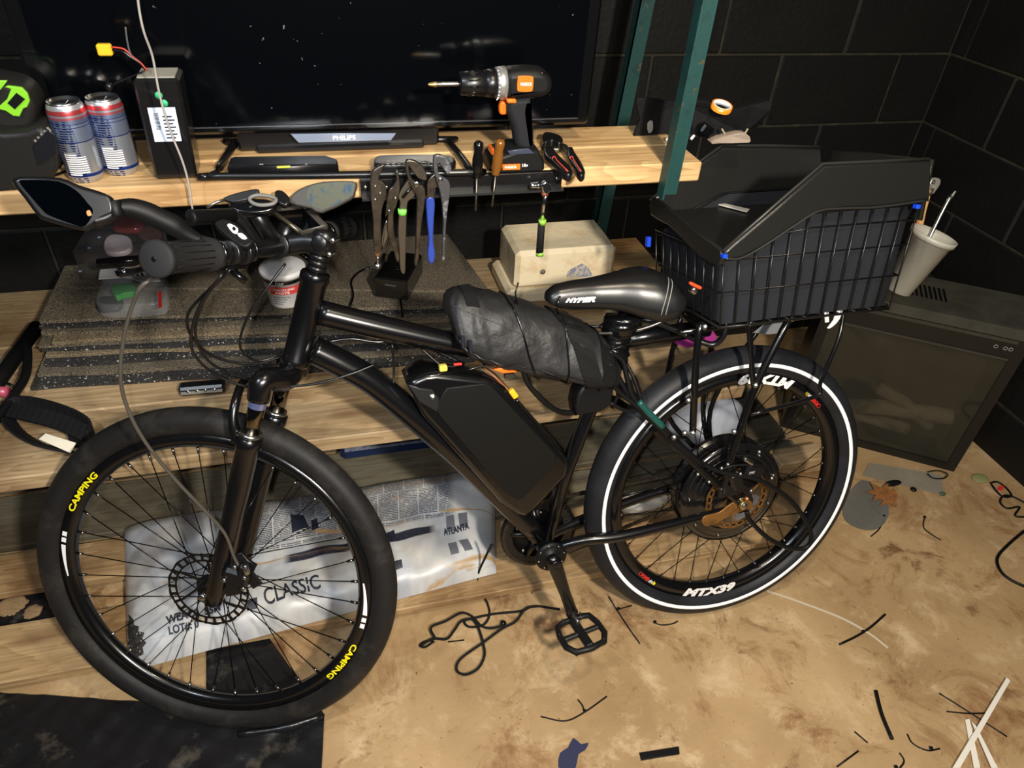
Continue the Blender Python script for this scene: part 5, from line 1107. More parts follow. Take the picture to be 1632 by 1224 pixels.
for o in (-.022,.022): tubep('saddle_rail',[L(-.40,.455,o*.6),L(-.36,.438,o),L(-.28,.432,o),L(-.22,.445,o*1.2),L(-.19,.462,o*1.3)],.0035,M_steel,8)
mb=MB(); mb.box(L(-.300,.428,0),(.05,.026,.05),ax=(BD,BU,BN),b=.005); fin('rail_clamp',mb,M_blks,bk)
# ---- downtube battery
bp2=[(643,600),(652,592),(672,583),(690,581),(768,590),(782,595),(797,604),(893,716),(897,728),(895,744),(838,804),(828,808),(816,805),(790,786),(668,650)]
mb=MB(); mb.prism([B(x,y,.005) for x,y in bp2],BN,.090,b=.012); bt2=fin('battery_case',mb,mat('battery_gloss',(12,12,13),.22,coat=.5),bk)
mb=MB(); mb.prism([B(x,y,.0505) for x,y in ((702,632),(712,618),(770,611),(782,614),(884,722),(886,738),(834,794),(824,796),(806,786),(700,662),(694,650))],BN,.004,b=.0018); fin('side_panel',mb,mat('battery_matte',(14,14,13),.5),bt2)
mb=MB(); mb.prism([B(x,y,.0505) for x,y in ((650,612),(668,618),(688,620),(700,634),(697,656),(668,640))],BN,.006,b=.0018); fin('lock_panel',mb,mat('battery_matte2',(24,24,24),.4),bt2)
cyl('key_lock',B(689,632,.053),B(689,632,.056),.0058,M_steel,bt2)
tubep('charge_lead',[B(686,604,.045),B(700,596,.045),B(722,593,.04),B(745,590,.03),B(775,580,.03)],.0022,M_blk,7)
mb=MB(); mb.box(B(706,586,.05),(.015,.012,.014),ax=(BD,BU,BN),b=.002); fin('yellow_connector',mb,mat('pale_yellow_plug',(222,208,84),.4),bk)
cyl('red_sleeve',B(723,581,.045),B(736,580,.045),.0028,M_red,n=8)
tubep('orange_lead',[B(772,588,.02),B(788,600,.035),B(808,620,.04),B(820,632,.045)],.0022,mat('copper_wire',(150,92,52),.4),7)
mb=MB(); q0=B(818,627,.05); v_=U(B(826,637,.05)-B(812,618,.05)); mb.box(q0,(.021,.012,.012),ax=(v_,np.cross(BN,v_),BN),b=.002); fin('yellow_connector',mb,M_plug,bk)
tubep('black_lead',[B(822,636,.045),B(850,668,.04),B(885,706,.03),B(905,740,.022)],.003,M_blk,7)
# ---- controller box + wiring
mb=MB(); mb.prism([B(x,y,.035) for x,y in ((925,604),(962,603),(972,612),(968,638),(950,650),(912,656),(910,640),(914,622))],BN,.05,b=.006); fin('controller_box',mb,M_blkm,bk)
def wire(pts,r,m=M_blkm,nm='cable',label=None): return tubep(nm,[B(*p) for p in pts],r,m,9,label=label)
wire([(800,575,.06),(830,585,.06),(842,612,.06),(865,638,.06),(890,655,.05),(918,658,.04)],.0055)
wire([(970,560,.05),(992,575,.05),(1000,605,.055),(1010,635,.06),(1040,664,.066),(1105,728,.072),(1150,752,.08),(1210,765,.09),(1262,800,.10),(1291,845,.105),(1288,870,.105),(1262,874,.10),(1225,858,.09),(1196,830,.08),(1190,815,.08)],.0055)
wire([(975,575,.03),(985,600,.05),(1012,645,.055),(1060,690,.07),(1120,742,.075)],.006)
wire([(965,600,.06),(990,628,.06),(1020,652,.064),(1080,712,.072),(1145,775,.078)],.005)
wire([(985,560,.0),(1005,592,.03),(1018,625,.045),(1022,648,.05),(1000,655,.055),(972,642,.055)],.004)
wire([(958,555,.04),(975,590,.05),(985,625,.05),(975,650,.045)],.004)
wire([(1110,735,.07),(1140,748,.078),(1170,742,.085),(1200,740,.09)],.0025)
wire([(930,655,.02),(912,700,.02),(898,760,.015),(885,830,.02)],.0028)
wire([(1018,640,.068),(1036,660,.07),(1056,680,.073)],.0075,mat('teal_tape',(20,70,64),.4),'tape_wrap',label='green tape wrapped around the cable bundle')
# glossy tape wrapped joint at seatpost
rg=np.random.RandomState(3); mb=MB(); R_=[]
for i in range(22):
    t=i/21; p=ST+SPD*(.01+.125*t); rr=.031+.006*math.sin(t*9)+.004*rg.rand(); R_.append([p+(BD*math.cos(a)+BN*math.sin(a))*(rr+.005*rg.rand()) for a in np.linspace(0,2*PI,15)[:-1]])
mb.loft(R_); fin('tape_wrap',mb,M_blk,bk,label='glossy black tape bound around the seat post')
for k in range(7):
    a=rg.rand()*6.28; p=ST+SPD*(.02+.017*k); tubep('zip_tie',[p+(BD*math.cos(a+t)+BN*math.sin(a+t))*.034+SPD*.006*math.sin(t*2) for t in np.linspace(0,4.5,7)],.0016,M_blk,6)
# ---- carrier rack
tubep('rack_arm',[B(978,546,.0),B(1040,534,.0),B(1128,523,.0)],.0180,M_frame,smooth=False)
def strut(pts,r,nm='rack_strut'): return tubep(nm,[B(*p) for p in pts],r,M_frame,10,smooth=len(pts)>3)
for sg in (1,-1):
    tubep('rack_rail',[L(-.19,.43,.055*sg),L(-.10,.438,.07*sg),L(.20,.440,.07*sg),L(.31,.440,.06*sg)],.006,M_frame,10)
for s_ in (-.14,-.02,.12,.26): tubep('rack_rail',[L(s_,.439,-.07),L(s_,.439,.07)],.005,M_frame,8,smooth=False)
strut([(1122,515,.075),(1114,528,.085),(1108,600,.085),(1104,688,.072)],.0078)
strut([(1190,505,.075),(1194,525,.085),(1200,606,.085),(1204,614,.083)],.0060)
strut([(1265,500,.075),(1247,528,.085),(1205,614,.085),(1177,692,.078),(1150,790,.07)],.0082)
strut([(1345,495,.07),(1336,540,.085),(1308,608,.085),(1299,632,.085),(1196,661,.08)],.0045)
for s0_,s1_ in ((-.11,-.13),(-.02,-.03),(.14,.0)): tubep('rack_strut',[L(s0_,.435,-.075),L(s1_,.2,-.085),L(s1_*.2,.05,-.07)],.006,M_frame,9)
for q in ((1123,521),(1195,515),(1263,508),(1204,614),(1104,690),(1170,688),(1097,638),(1091,690),(1074,697)): cyl('bolt',B(*q,.088),B(*q,.096),.0060,M_steel,n=14)
tubep('cable_lock_hose',[B(1145,478,.02),B(1155,500,.06),B(1155,530,.07),B(1140,548,.06),B(1118,545,.05),B(1080,528,.03),B(1040,512,.02),B(1012,508,.0)],.0065,M_blks,10)
cyl('lock_end',B(1108,465,.10),B(1102,458,.10),.009,M_steel,n=14)
mb=MB(); q0=B(1108,455,.11); v_=U(B(1121,461,.11)-B(1096,449,.11)); mb.box(q0,(.028,.006,.010),ax=(v_,np.cross(BN,v_),BN),b=.002); fin('orange_lever',mb,mat('orange_red',(232,78,36),.4),bk)
for q0,q1 in (((1316,492),(1318,516)),): 
    mb=MB(); mb.prism([B(x,y,.10) for x,y in ((1313,492),(1320,492),(1321,513),(1315,514))],BN,.0015); fin('reflective_tag',mb,M_white,bk)
mb=MB(); mb.prism(cr([B(x,y,.10) for x,y in ((1334,490),(1343,490),(1338,508),(1326,521),(1318,523),(1328,510))],2,True),BN,.0015); fin('reflective_tag',mb,M_white,bk)
mb=MB(); mb.prism([B(x,y,-.02) for x,y in ((1200,530),(1236,503),(1252,504),(1246,530),(1225,533))],BN,.004,b=.001); fin('grey_plate',mb,mat('plate_grey',(120,122,124),.45),bk)
mb=MB(); mb.prism(cr([B(x,y,-.05) for x,y in ((1072,540),(1100,530),(1135,526),(1140,545),(1110,552),(1085,552))],2,True),BN,.008,b=.002); fin('pink_strap',mb,mat('magenta_strap',(140,40,112),.5),bk)
# ---- steering: steerer, stem, bar
for k in range(3): cyl('headset_spacer',HT+SA*(.006+.0105*k),HT+SA*(.0155+.0105*k),.0175,M_blks,n=28)
P0=HT+SA*.032+SF*.068
tubep('steerer',[HT,HT+SA*.075],.0145,M_blks,smooth=False)
mb=MB(); mb.lathe([(.018,0),(.0215,.003),(.0215,.036),(.019,.042),(.008,.044)],HT+SA*.038,SA,26); fin('stem_clamp',mb,M_blks,bk)
tubep('stem',[HT+SA*.056,HT+SA*.050+SF*.03,P0],[.021,.020,.0215],M_blks,18)
cyl('stem_pivot',HT+SA*.060-SM*.026,HT+SA*.060+SM*.026,.0135,M_blks,n=24)
for da in (.045,.070): cyl('stem_bolt',HT+SA*da-SF*.020-SM*.014,HT+SA*da-SF*.020+SM*.022,.0048,M_steel,n=12)
for s in (-.02,.02): cyl('bar_clamp',P0+SM*(s-.007),P0+SM*(s+.007),.0215,M_blks,n=24)
NE=P0+SM*.358+SA*.006+SF*.035; FE=P0-SM*.358+SA*.008-SF*.014
def barp(t): # -1..1
    return P0+SM*.358*t+ (SA*.006+SF*.035)*max(0,t)**1.5+(SA*.008-SF*.014)*max(0,-t)**1.5
tubep('handlebar',[barp(t) for t in np.linspace(-1,1,21)],np.array([.011]*7+[.0135,.0155,.0155,.0155,.0155,.0155,.0135]+[.011]*7),M_blks,16,k=1)
def grip(t0,t1,nm='grip'):
    p,q=barp(t0),barp(t1); v=U(q-p); Lg=np.linalg.norm(q-p); prof=[(.0235,0),(.0245,.002),(.0245,.008),(.0205,.012)]
    prof+=[(.0212,Lg*.4)]
    prof+=[(.0205,Lg-.012),(.0245,Lg-.008),(.0245,Lg-.002),(.021,Lg),(.004,Lg+.0012)]
    mb=MB(); mb.lathe(prof,p,v,32); g=fin(nm,mb,M_grip,bk); cyl('bar_end_plug',q+v*.001,q+v*.0022,.0035,M_blk,g,10)
    mb=MB(); u2=U(np.cross(v,A(0,0,1))); w2=np.cross(u2,v)
    for k in range(6): mb.box(p+v*(Lg*.45+.004*k)+w2*.0208,(.002,.010,.0012),ax=(v,u2,w2))
    fin('grip_ribs',mb,M_blkm,g)
    mb=MB()
    for k in range(14):
        a=2*PI*k/14; e=u2*math.cos(a)+w2*math.sin(a); mb.tube([p+v*.02+e*.0206,p+v*(Lg-.02)+e*.0206],.0009,5)
    fin('grip_grooves',mb,M_blkm,g)
grip(.66,1.0); grip(-.66,-1.0)
for s in (1,-1):
    for t,r_,w_ in ((.63,.0215,.010),(.585,.0185,.014),(.50,.019,.024),(.42,.0205,.016),(.36,.0185,.010)):
        p=barp(s*t); v=U(barp(s*(t+.01))-p); cyl('lever_clamp',p-v*w_/2,p+v*w_/2,r_,M_blks if w_>.012 else M_blk,n=24)
def S_(px,py,o): return PL(px,py,P0+SM*o*0+BN*o,BN)
# near controls, brake lever
lev=[barp(.56)+SF*.02-SA*.010,barp(.62)+SF*.045-SA*.022,barp(.75)+SF*.055-SA*.030,barp(.88)+SF*.050-SA*.034,barp(.95)+SF*.052-SA*.036]
tubep('brake_lever',lev,[.008,.006,.0055,.0055,.007],M_blk,10)
levf=[barp(-.56)+SF*.02-SA*.010,barp(-.62)+SF*.045-SA*.022,barp(-.75)+SF*.055-SA*.030,barp(-.90)+SF*.050-SA*.034]
tubep('brake_lever',levf,[.008,.006,.0055,.0065],M_blk,10)
for s in (1,-1):
    mb=MB(); c=barp(.52*s)+SF*.024-SA*.012; mb.box(c,(.045,.030,.026),ax=(SM,SF,SA),b=.006); fin('lever_body',mb,M_blks,bk)
    mb=MB(); c=barp(.40*s)+SF*.018-SA*.026; mb.box(c,(.040,.034,.022),ax=(U(SM+SF*.3),SF,SA),b=.007); mb.tube([c-SA*.008,c-SF*.03-SA*.02],.006,8); fin('shifter',mb,M_blk,bk)
def vplate(pxs,P,N,th,b,m,nm,k=3,label=None):
    mb=MB(); pts=[PL(x,y,P,N) for x,y in pxs]; mb.prism(cr(pts,k,True) if k>1 else pts,N,th,b=b); return fin(nm,mb,m,bk,label=label)
VN=U(A(.02,-.55,.83))
Pc=barp(.47)+SA*.026
tg=vplate([(343,362),(347,354),(362,352),(385,366),(402,384),(401,393),(388,397),(368,385)],Pc,VN,.014,.003,M_blkm,'control_pad')
Pt=Pc+VN*.0078
def tplate(pxs,P,N,th,m,nm,par,k=2):
    mb=MB(); mb.prism(cr([PL(x,y,P,N) for x,y in pxs],k,True),N,th); return fin(nm,mb,m,par)
tplate([(362,359),(368,357),(379,364),(378,372),(371,371)],Pt,VN,.0008,M_white,'printed_mark',tg); tplate([(372,361),(376,364),(374,368),(370,365)],Pt+VN*.0008,VN,.0006,M_blkm,'printed_mark',tg)
tplate([(378,373),(386,372),(394,380),(386,381)],Pt,VN,.0008,M_white,'printed_mark',tg)
# accessory bar + mount
ab0=PL(302,347,barp(.5)+SA*.05,BN); ab1=PL(372,343,barp(.35)+SA*.05,BN)
mb=MB(); v=U(ab1-ab0); mb.lathe([(.0110,0),(.0122,.002),(.0122,.005),(.0112,.006),(.0112,np.linalg.norm(ab1-ab0))],ab0,v,26); fin('accessory_bar',mb,M_blkm,bk)
tubep('accessory_bracket',[ab1,(ab1+barp(.3))/2+SA*.01,barp(.27)],[.010,.009,.012],M_blks,10)
Pp=PL(400,315,barp(.2)+SA*.07,VN)
vplate([(356,318),(372,310),(408,302),(413,308),(400,318),(372,324)],Pp,U(A(0,-.75,.65)),.009,.002,M_blks,'phone_mount')
vplate([(366,328),(400,320),(432,322),(440,335),(418,343),(380,342)],Pp-SA*.014,VN,.016,.004,M_blk,'phone_mount')
mb=MB(); c=Pp+SA*.004; ring=[PL(x,y,Pp+VN*.008,VN) for x,y in ((398,316),(410,311),(430,313),(440,318),(434,325),(415,327),(402,323))]; mb.tube(cr(ring,4,True),.0032,8,closed=True); fin('mount_clip',mb,mat('clip_mid_grey',(104,104,102),.5),bk)
mb=MB(); mb.tube([PL(330,331,Pp,VN),PL(345,322,Pp,VN),PL(360,318,Pp,VN)],.0022,8); fin('mount_screw',mb,M_steel,bk)
vplate([(438,308),(450,306),(462,318),(458,330),(444,326)],Pp,VN,.012,.003,M_blks,'mount_jaw')
tubep('mount_arm',[Pp-SA*.01,barp(.12)+SA*.01],[.012,.014],M_blks,10,smooth=False)
# display
DN=U(A(-.02,-.50,.86)); PD=P0+SA*.062-SM*.01
dq=[(430,336),(434,332),(486,328),(490,331),(523,362),(520,366),(482,374),(476,371)]
ds=vplate(dq,PD,DN,.022,.004,mat('display_case',(64,60,54),.35),'display',k=1)
tplate([(440,337),(484,333),(511,360),(482,367)],PD+DN*.0116,DN,.0008,M_tv,'display_screen',ds,1)
mb=MB(); mb.tube([PL(434,336,PD+DN*.0068,DN),PL(477,369,PD+DN*.0068,DN)],.0032,8); fin('display_edge',mb,mat('edge_silver',(120,112,96),.25,.8),ds)
tubep('display_bracket',[PD-DN*.008,P0+SA*.02,P0],[.014,.016,.016],M_blks,12,smooth=False)
# mirrors
YM=.985; MNr=U(A(.10,-.88,.45)); PM=PY(95,325,YM)
mo=[(22,292),(28,284),(45,281),(98,284),(128,296),(158,305),(180,316),(184,340),(166,350),(142,366),(128,367),(74,352),(60,342),(42,318)]
mi_=[(31,290),(45,287),(92,289),(122,304),(140,324),(149,338),(136,360),(118,358),(80,344),(68,335),(48,312)]
mm=vplate(mo,PM,MNr,.020,.005,M_blks,'mirror_housing',k=3,label='large left mirror with dark glass')
tplate(mi_,PM+MNr*.0102,MNr,.0012,mat('dark_mirror',(70,84,96),.03,1),'mirror_glass',mm,3)
tplate([(138,337),(143,335),(146,343),(140,344)],PM+MNr*.0110,MNr,.0012,mat('amber_mark',(196,120,60),.4),'amber_marker',mm,2)
mj=PL(186,332,PM,MNr); tubep('mirror_neck',[PL(150,352,PM,MNr),PL(172,345,PM,MNr),mj],[.010,.009,.009],M_blks,12)
cyl('mirror_ball_joint',PL(180,320,PM,MNr),PL(187,345,PM,MNr),.010,M_blkm,n=20)
g0=barp(.64)
rg_=[]; 
ma=[(186,318,0),(205,316,.1),(235,322,.25),(262,334,.45),(285,344,.6),(300,358,.75),(312,372,.9),(328,378,1),(332,388,1),(318,392,1),(300,386,.8),(280,378,.6),(250,364,.4),(222,352,.2),(200,344,.1),(188,342,0)]
def mpt(x,y,t): return PL(x,y,PM*(1-t)+(g0+SA*.018)*t,MNr)
tp_=[(188,318,0),(212,316,.12),(240,323,.28),(265,335,.45),(288,346,.62),(302,360,.8),(318,372,.95),(330,380,1)]; bt_=[(188,342,0),(205,346,.12),(228,355,.28),(252,366,.45),(275,377,.62),(290,385,.8),(310,391,.95),(328,392,1)]
mb=MB(); T1=cr([mpt(*q) for q in tp_],4); T2=cr([mpt(*q) for q in bt_],4)
mb.loft([[u_+MNr*.001,(u_+v_)/2+MNr*.006,v_+MNr*.001,v_-MNr*.003,u_-MNr*.003] for u_,v_ in zip(T1,T2)]); fin('mirror_arm',mb,M_blkm,bk)
tubep('mirror_arm_clamp',[(mpt(318,384,1)),g0+SA*.012],[.009,.010],M_blks,12,smooth=False)
YM2=1.165; PM2=PY(515,312,YM2); MN2=U(A(-.25,-.85,.45))
mo2=[(462,322),(466,312),(482,300),(505,292),(530,289),(562,289),(569,294),(566,306),(560,318),(514,340),(498,333),(474,328)]
mm2=vplate(mo2,PM2,MN2,.014,.003,mat('grey_housing',(62,60,56),.5),'mirror_housing',k=2,label='small right mirror with scratched glass and a painted reflection')
tplate([(492,300),(508,293),(540,290),(562,291),(565,297),(559,313),(514,334),(490,320)],PM2+MN2*.0072,MN2,.0012,mat('scratched_mirror_reflection',(96,98,84),.25,.3,var=(60,(60,84,104),.52,.64)),'mirror_glass',mm2,2)  # olive base colour paints the reflected shelf into the glass
mb=MB(); mb.tube(cr([PL(480,324,PM2,MN2),PL(505,345,PM2+A(0,.14,-.05),MN2),barp(-.62)],5),.007,10); fin('mirror_arm',mb,M_blks,bk)
# cables at the front
def w3(pts,r,m=M_blks,nm='cable'): return tubep(nm,pts,r,m,8)
Q=lambda x,y,o: B(x,y,o)
w3([barp(.50)+SF*.03-SA*.02,Q(238,447,.22),Q(212,485,.20),Q(197,540,.17),Q(192,600,.15),Q(203,650,.13),Q(232,705,.12),Q(280,765,.11),Q(325,812,.10),Q(358,850,.09),Q(372,885,.085),cc+SA*.02],.0030,mat('hose_grey',(72,68,62),.25),'brake_hose')
w3([barp(.42)+SF*.02-SA*.03,Q(352,440,.14),Q(322,480,.12),Q(306,525,.10),Q(308,562,.08),Q(340,595,.06),Q(385,614,.05),Q(425,618,.04),Q(500,612,.05),Q(556,597,.05),Q(600,580,.04)],.0024)
w3([barp(.38)+SF*.02-SA*.03,Q(365,432,.12),Q(330,470,.10),Q(312,520,.09),Q(318,555,.07),Q(345,585,.05),Q(400,606,.03),Q(432,608,.01)],.0024)
w3([Q(455,420,.05),Q(425,460,.06),Q(400,495,.06),Q(384,535,.05),Q(386,560,.04),Q(410,575,.03),Q(440,568,.02),Q(455,558,.0)],.0022)
w3([Q(362,428,.12),Q(345,450,.10),Q(300,500,.08),Q(308,540,.06),Q(345,570,.04),Q(405,580,.02),Q(450,568,.0)],.0026)
w3([Q(520,545,-.03),Q(560,540,-.03),Q(600,545,-.03),Q(660,545,-.03),Q(740,580,-.02)],.0035,M_blk)
w3([Q(625,548,.0),Q(628,590,.0),Q(626,625,.01)],.0025); w3([Q(672,556,.0),Q(690,572,.01),Q(705,585,.02)],.0025)
mb=MB(); mb.prism([B(x,y,.06) for x,y in ((785,588),(812,583),(824,592),(800,594))],BN,.01,b=.002); fin('orange_tag',mb,M_org,bk)
mb=MB(); mb.box(B(812,599,.05),(.022,.010,.010),ax=(BD,BU,BN),b=.002); fin('buckle',mb,M_steel,bk)
# ================================================================ FRAME BAG (strapped over the top tube)
fb=empty('frame_bag',tuple(B(840,560,.02)-A(0,0,.05)),'lumpy black nylon bag strapped over the top tube in front of the saddle','bag')
sb=[(712,490,512,.020),(716,470,540,.040),(728,461,560,.050),(752,459,574,.056),(790,466,584,.058),(840,480,592,.060),(890,495,602,.062),(930,510,612,.060),(958,528,610,.052),(972,548,600,.036),(978,562,584,.015)]
SBt=np.linspace(0,1,len(sb)); T_=np.linspace(0,1,70); SBi=np.stack([np.interp(T_,SBt,np.array(sb)[:,k]) for k in range(4)],1)
for _ in range(2):
    for k in range(4): y=SBi[:,k].copy(); y[1:-1]=(y[:-2]+2*y[1:-1]+y[2:])/4; SBi[:,k]=y
rgb=np.random.RandomState(11); FRb=rgb.uniform(-40,40,(12,2)); PHb=rgb.rand(12)*6.28
def bagp(i,a,e=0.):
    i=min(max(i,0),69); i0=int(i); i1=min(i0+1,69); f=i-i0; x,yt,yb,w_=SBi[i0]*(1-f)+SBi[i1]*f
    # slanted section: bottom shifted right (perpendicular to the top tube)
    T=B(x+ -6,yt,.0); Bo=B(x+10,yb,.03); c=(T+Bo)/2; h=(T-Bo)/2
    wr=sum(abs(math.sin(FRb[k,0]*i/69+FRb[k,1]*.12*math.cos(a)+PHb[k]*1.0+a*1.5*math.sin(k))) for k in range(12))/12-.63
    k_=1+.26*wr; s_=math.sin(a); c_=math.cos(a)
    hh=np.linalg.norm(h)
    return c+h*(1+e/hh)*k_*(abs(s_)**.66)*(1 if s_>0 else -1)+BN*((w_*k_+e)*(abs(c_)**.66)*(1 if c_>0 else -1))
mb=MB(); mb.loft([[bagp(i,a) for a in np.linspace(0,2*PI,41)[:-1]] for i in range(70)]); fin('bag_body',mb,M_bag,fb)
def bband(i0,i1,sh,e,m,nm,a0=0,a1=2*PI,th=.0015,n=40):
    mb=MB(); R_=[]
    for a in np.linspace(a0,a1,n): 
        k=sh*math.sin(a)
        R_.append([bagp(i0+k,a,e),bagp(i1+k,a,e),bagp(i1+k,a,e+th),bagp(i0+k,a,e+th)])
    mb.loft(R_,closed=True,cap=True,smooth=False); return fin(nm,mb,m,fb)
M_str=mat('strap_black',(20,20,20),.55,bump=(300,.4,.0006))
bband(43,49,-3,.003,M_str,'strap'); bband(51,58,2,.003,M_str,'strap'); bband(58,62,5,.0045,M_str,'strap')
bband(17,22,0,.001,mat('velcro',(17,17,18),.9,bump=(600,1,.001)),'hook_patch',.6,2.2)
for i_,sh in ((32,-2),(41,1)): 
    mb=MB(); mb.tube([bagp(i_+sh*math.sin(a),a,.003) for a in np.linspace(0,2*PI,40)[:-1]],.0018,6,closed=True); z_=fin('zip_tie',mb,M_blk,fb)
    p=bagp(i_,1.2,.004); mb=MB(); mb.tube([p,p+BU*.018-BD*.002,p+BU*.038+BD*.004],.0016,6); mb.box(p,(.006,.006,.006),ax=(BD,BU,BN)); fin('tie_tail',mb,M_blk,z_)
mb=MB(); mb.tube([bagp(i,-.62+.004*i*0,.002) for i in np.linspace(7,60,40)],.0022,6); fin('zipper',mb,mat('zip_dark',(16,16,18),.35),fb)
mb=MB(); mb.tube([bagp(i,.75-.02*i,.002) for i in np.linspace(8,34,20)],.0013,6); fin('piping',mb,mat('zip_edge',(60,60,60),.4),fb)
for q in ((738,545),(750,552)): mb=MB(); mb.box(B(*q,.085),(.006,.026,.003),ax=(BD,BU,BN),b=.001); fin('zip_pull',mb,mat('zip_navy',(20,22,34),.4),fb)
mb=MB(); mb.tube([bagp(69*.93,-1.2,.004),bagp(69*.93,-1.2,.004)-BU*.02-BD*.012],.002,6); fin('tie_tail',mb,M_blk,fb)
# ================================================================ REAR BASKET
bs=empty('rear_basket',tuple(L(.05,.46,0)),'black wire basket with a padded leatherette collar on the rear carrier','basket')
s0,s1,v0,ow=-.158,.266,.462,.140
v1=.675
M_wire=mat('wire_black',(14,14,15),.35)
def vt_(s): return min(.672,.602+.07*(s-s0)/.165)
def wireb(pts,r=.0022,nm='wire'):
    mb=MB(); mb.tube([L(*p) for p in pts],r,6); return fin(nm,mb,M_wire,bs)
def bpt(fs,g,sg,e=0):
    """basket point: fs 0..1 along, g 0..1 up, sg -1..1 across"""
    sb_=s0+.013+(s1-.021-s0-.013)*fs; st_=s0+(s1-s0)*fs; vt=vt_(st_); v=v0+(vt-v0)*g; h=(v-v0)/(.675-v0)
    s=sb_+(st_-sb_)*h; s+= e*(1-2*fs) ; return L(s,v,sg*(ow-.004+.004*h-e))
def lvl(v,e=0):
    out=[]
    for fs,sg in ((0,-1),(0,1),(1,1),(1,-1)): out.append(bpt(fs,(v-v0)/(vt_(s0 if fs==0 else s1)-v0),sg,e))
    return out
for g in (0,1):
    mb=MB(); mb.tube([bpt(0,g,-1),bpt(0,g,1)]+[bpt(f,g,1) for f in (.2,.38,.6,.8,1)]+[bpt(f,g,-1) for f in (1,.8,.6,.38,.2)],.0027,6,closed=True); fin('wire',mb,M_wire,bs)
for v in (v0+.070,v0+.132):
    mb=MB(); mb.tube(lvl(v),.0018,6,closed=True); fin('wire',mb,M_wire,bs)
mb=MB(); mb.tube([bpt(.30,.90,1),bpt(.45,.86,1),bpt(1,.86,1),bpt(1,.86,-1)],.0018,6); fin('wire',mb,M_wire,bs)
for k in range(13):
    for sg in (1,-1):
        mb=MB(); mb.tube([bpt(k/12,0,sg),bpt(k/12,1,sg)],.0017,6); fin('wire',mb,M_wire,bs)
for k in range(1,8):
    for fs in (0,1):
        mb=MB(); mb.tube([bpt(fs,0,-1+k/4),bpt(fs,1,-1+k/4)],.0017,6); fin('wire',mb,M_wire,bs)
for k in range(1,10):
    mb=MB(); mb.tube([bpt(k/10,0,-1),bpt(k/10,0,1)],.0015,6); fin('wire',mb,M_wire,bs)
# fabric liner
mb=MB(); n_=10; R_=[]
per=[(0,-1+2*i/n_) for i in range(n_)]+[(i/n_,1) for i in range(n_)]+[(1,1-2*i/n_) for i in range(n_)]+[(1-i/n_,-1) for i in range(n_)]
for j in range(9):
    g=.02+.97*j/8; R_.append([bpt(f,g,sg,.007+.003*abs(math.sin(7*f+5*sg+2.5*g))) for f,sg in per])
mb.loft(R_,closed=True,cap=False); fin('liner',mb,M_lin,bs)
mb=MB(); c4=[bpt(0,.04,-1,.012),bpt(0,.04,1,.012),bpt(1,.04,1,.012),bpt(1,.04,-1,.012)]; mb.hexa(c4+[p+BU*.004 for p in c4]); fin('liner_base',mb,M_lin,bs)
vin=.598; vfa=.640; c4=[L(s0+.010,vfa,-ow+.012),L(s0+.010,vin,ow-.012),L(s1-.02,vin,ow-.012),L(s1-.02,vfa,-ow+.012)]; mb=MB(); mb.hexa(c4+[p+BU*.004 for p in c4]); fin('inner_cushion',mb,M_lea,bs)
# padded collar: near panel, far panel, rear panel, front panel
def panel(pts,off_n,th,nm,b=.005):
    mb=MB(); mb.prism(pts,off_n,th,b=b); return fin(nm,mb,M_lea,bs)
def npan(px,o,nm):
    return panel([B(x,y,o) for x,y in px],BN,.012,nm)
O=ow+.006
cn=npan([(1151,402),(1160,393),(1235,330),(1311,263),(1400,258),(1481,255),(1480,290),(1478,318),(1400,329),(1345,331),(1305,335),(1270,355),(1220,388),(1180,410),(1160,413)],O,'collar_side')
npan([(1035,318),(1060,302),(1110,262),(1150,234),(1230,234),(1306,236),(1312,300),(1300,345),(1200,380),(1070,350),(1045,335)],-O,'collar_side')
c1_=B(1481,257,O)-RC; c2_=B(1306,236,-O)-RC
mb=MB(); sA=s1+.010; mb.prism([L(sA,.755,O-.004),L(sA,.755,-O+.004),L(sA,.64,-O+.004),L(sA,.64,O-.004)],BD,.010,b=.004); fin('collar_end',mb,M_lea,bs)
sF=s0-.004; mb=MB(); mb.prism(cr([L(sF,.617,O-.002),L(sF,.628,.07),L(sF,.655,-.05),L(sF,.672,-O+.002),L(sF,.634,-O+.002),L(sF,.625,-.06),L(sF,.610,.0),L(sF,.588,.075),L(sF,.586,O-.002)],2,True),BD,.010,b=.003); fin('collar_end',mb,M_lea,bs)
# piping along the top edges
for px,o in (([(1152,400),(1235,327),(1311,261),(1400,257),(1481,253)],O+.004),([(1036,318),(1110,261),(1150,232),(1230,232),(1306,234)],-O+.004)):
    mb=MB(); mb.tube([B(x,y,o) for x,y in px],.003,8); fin('collar_piping',mb,mat('piping_black',(40,40,38),.35),bs)
mb=MB(); mb.tube(cr([B(x,y,O+.006) for x,y in ((1156,412),(1182,411),(1222,389),(1272,356),(1306,336),(1345,332),(1400,330),(1479,319))],5),.0022,8); fin('collar_piping',mb,MATS['piping_black'],bs)
for q,o,l_ in (((1033,385),-O,.022),((1154,408),O+.008,.007),((1461,329),O+.008,.008)):
    mb=MB(); p=B(*q,o); mb.box(p,(.009,l_,.012),ax=(BD,BU,BN),b=.001); fin('blue_clip',mb,M_blue,bs,label='small blue clip')
for px in ([(1113,318),(1119,317),(1195,334),(1190,338)],[(1200,310),(1207,306),(1226,308),(1222,312),(1208,312)]):
    mb=MB(); Pz=L(0,.6265,0); nz_=U(BU*(2*ow-.024)+BN*.042); mb.prism([PL(x,y,Pz,nz_) for x,y in px],nz_,.003,b=.0008); fin('white_handle_trim',mb,mat('trim_offwhite',(200,196,186),.4),bs)
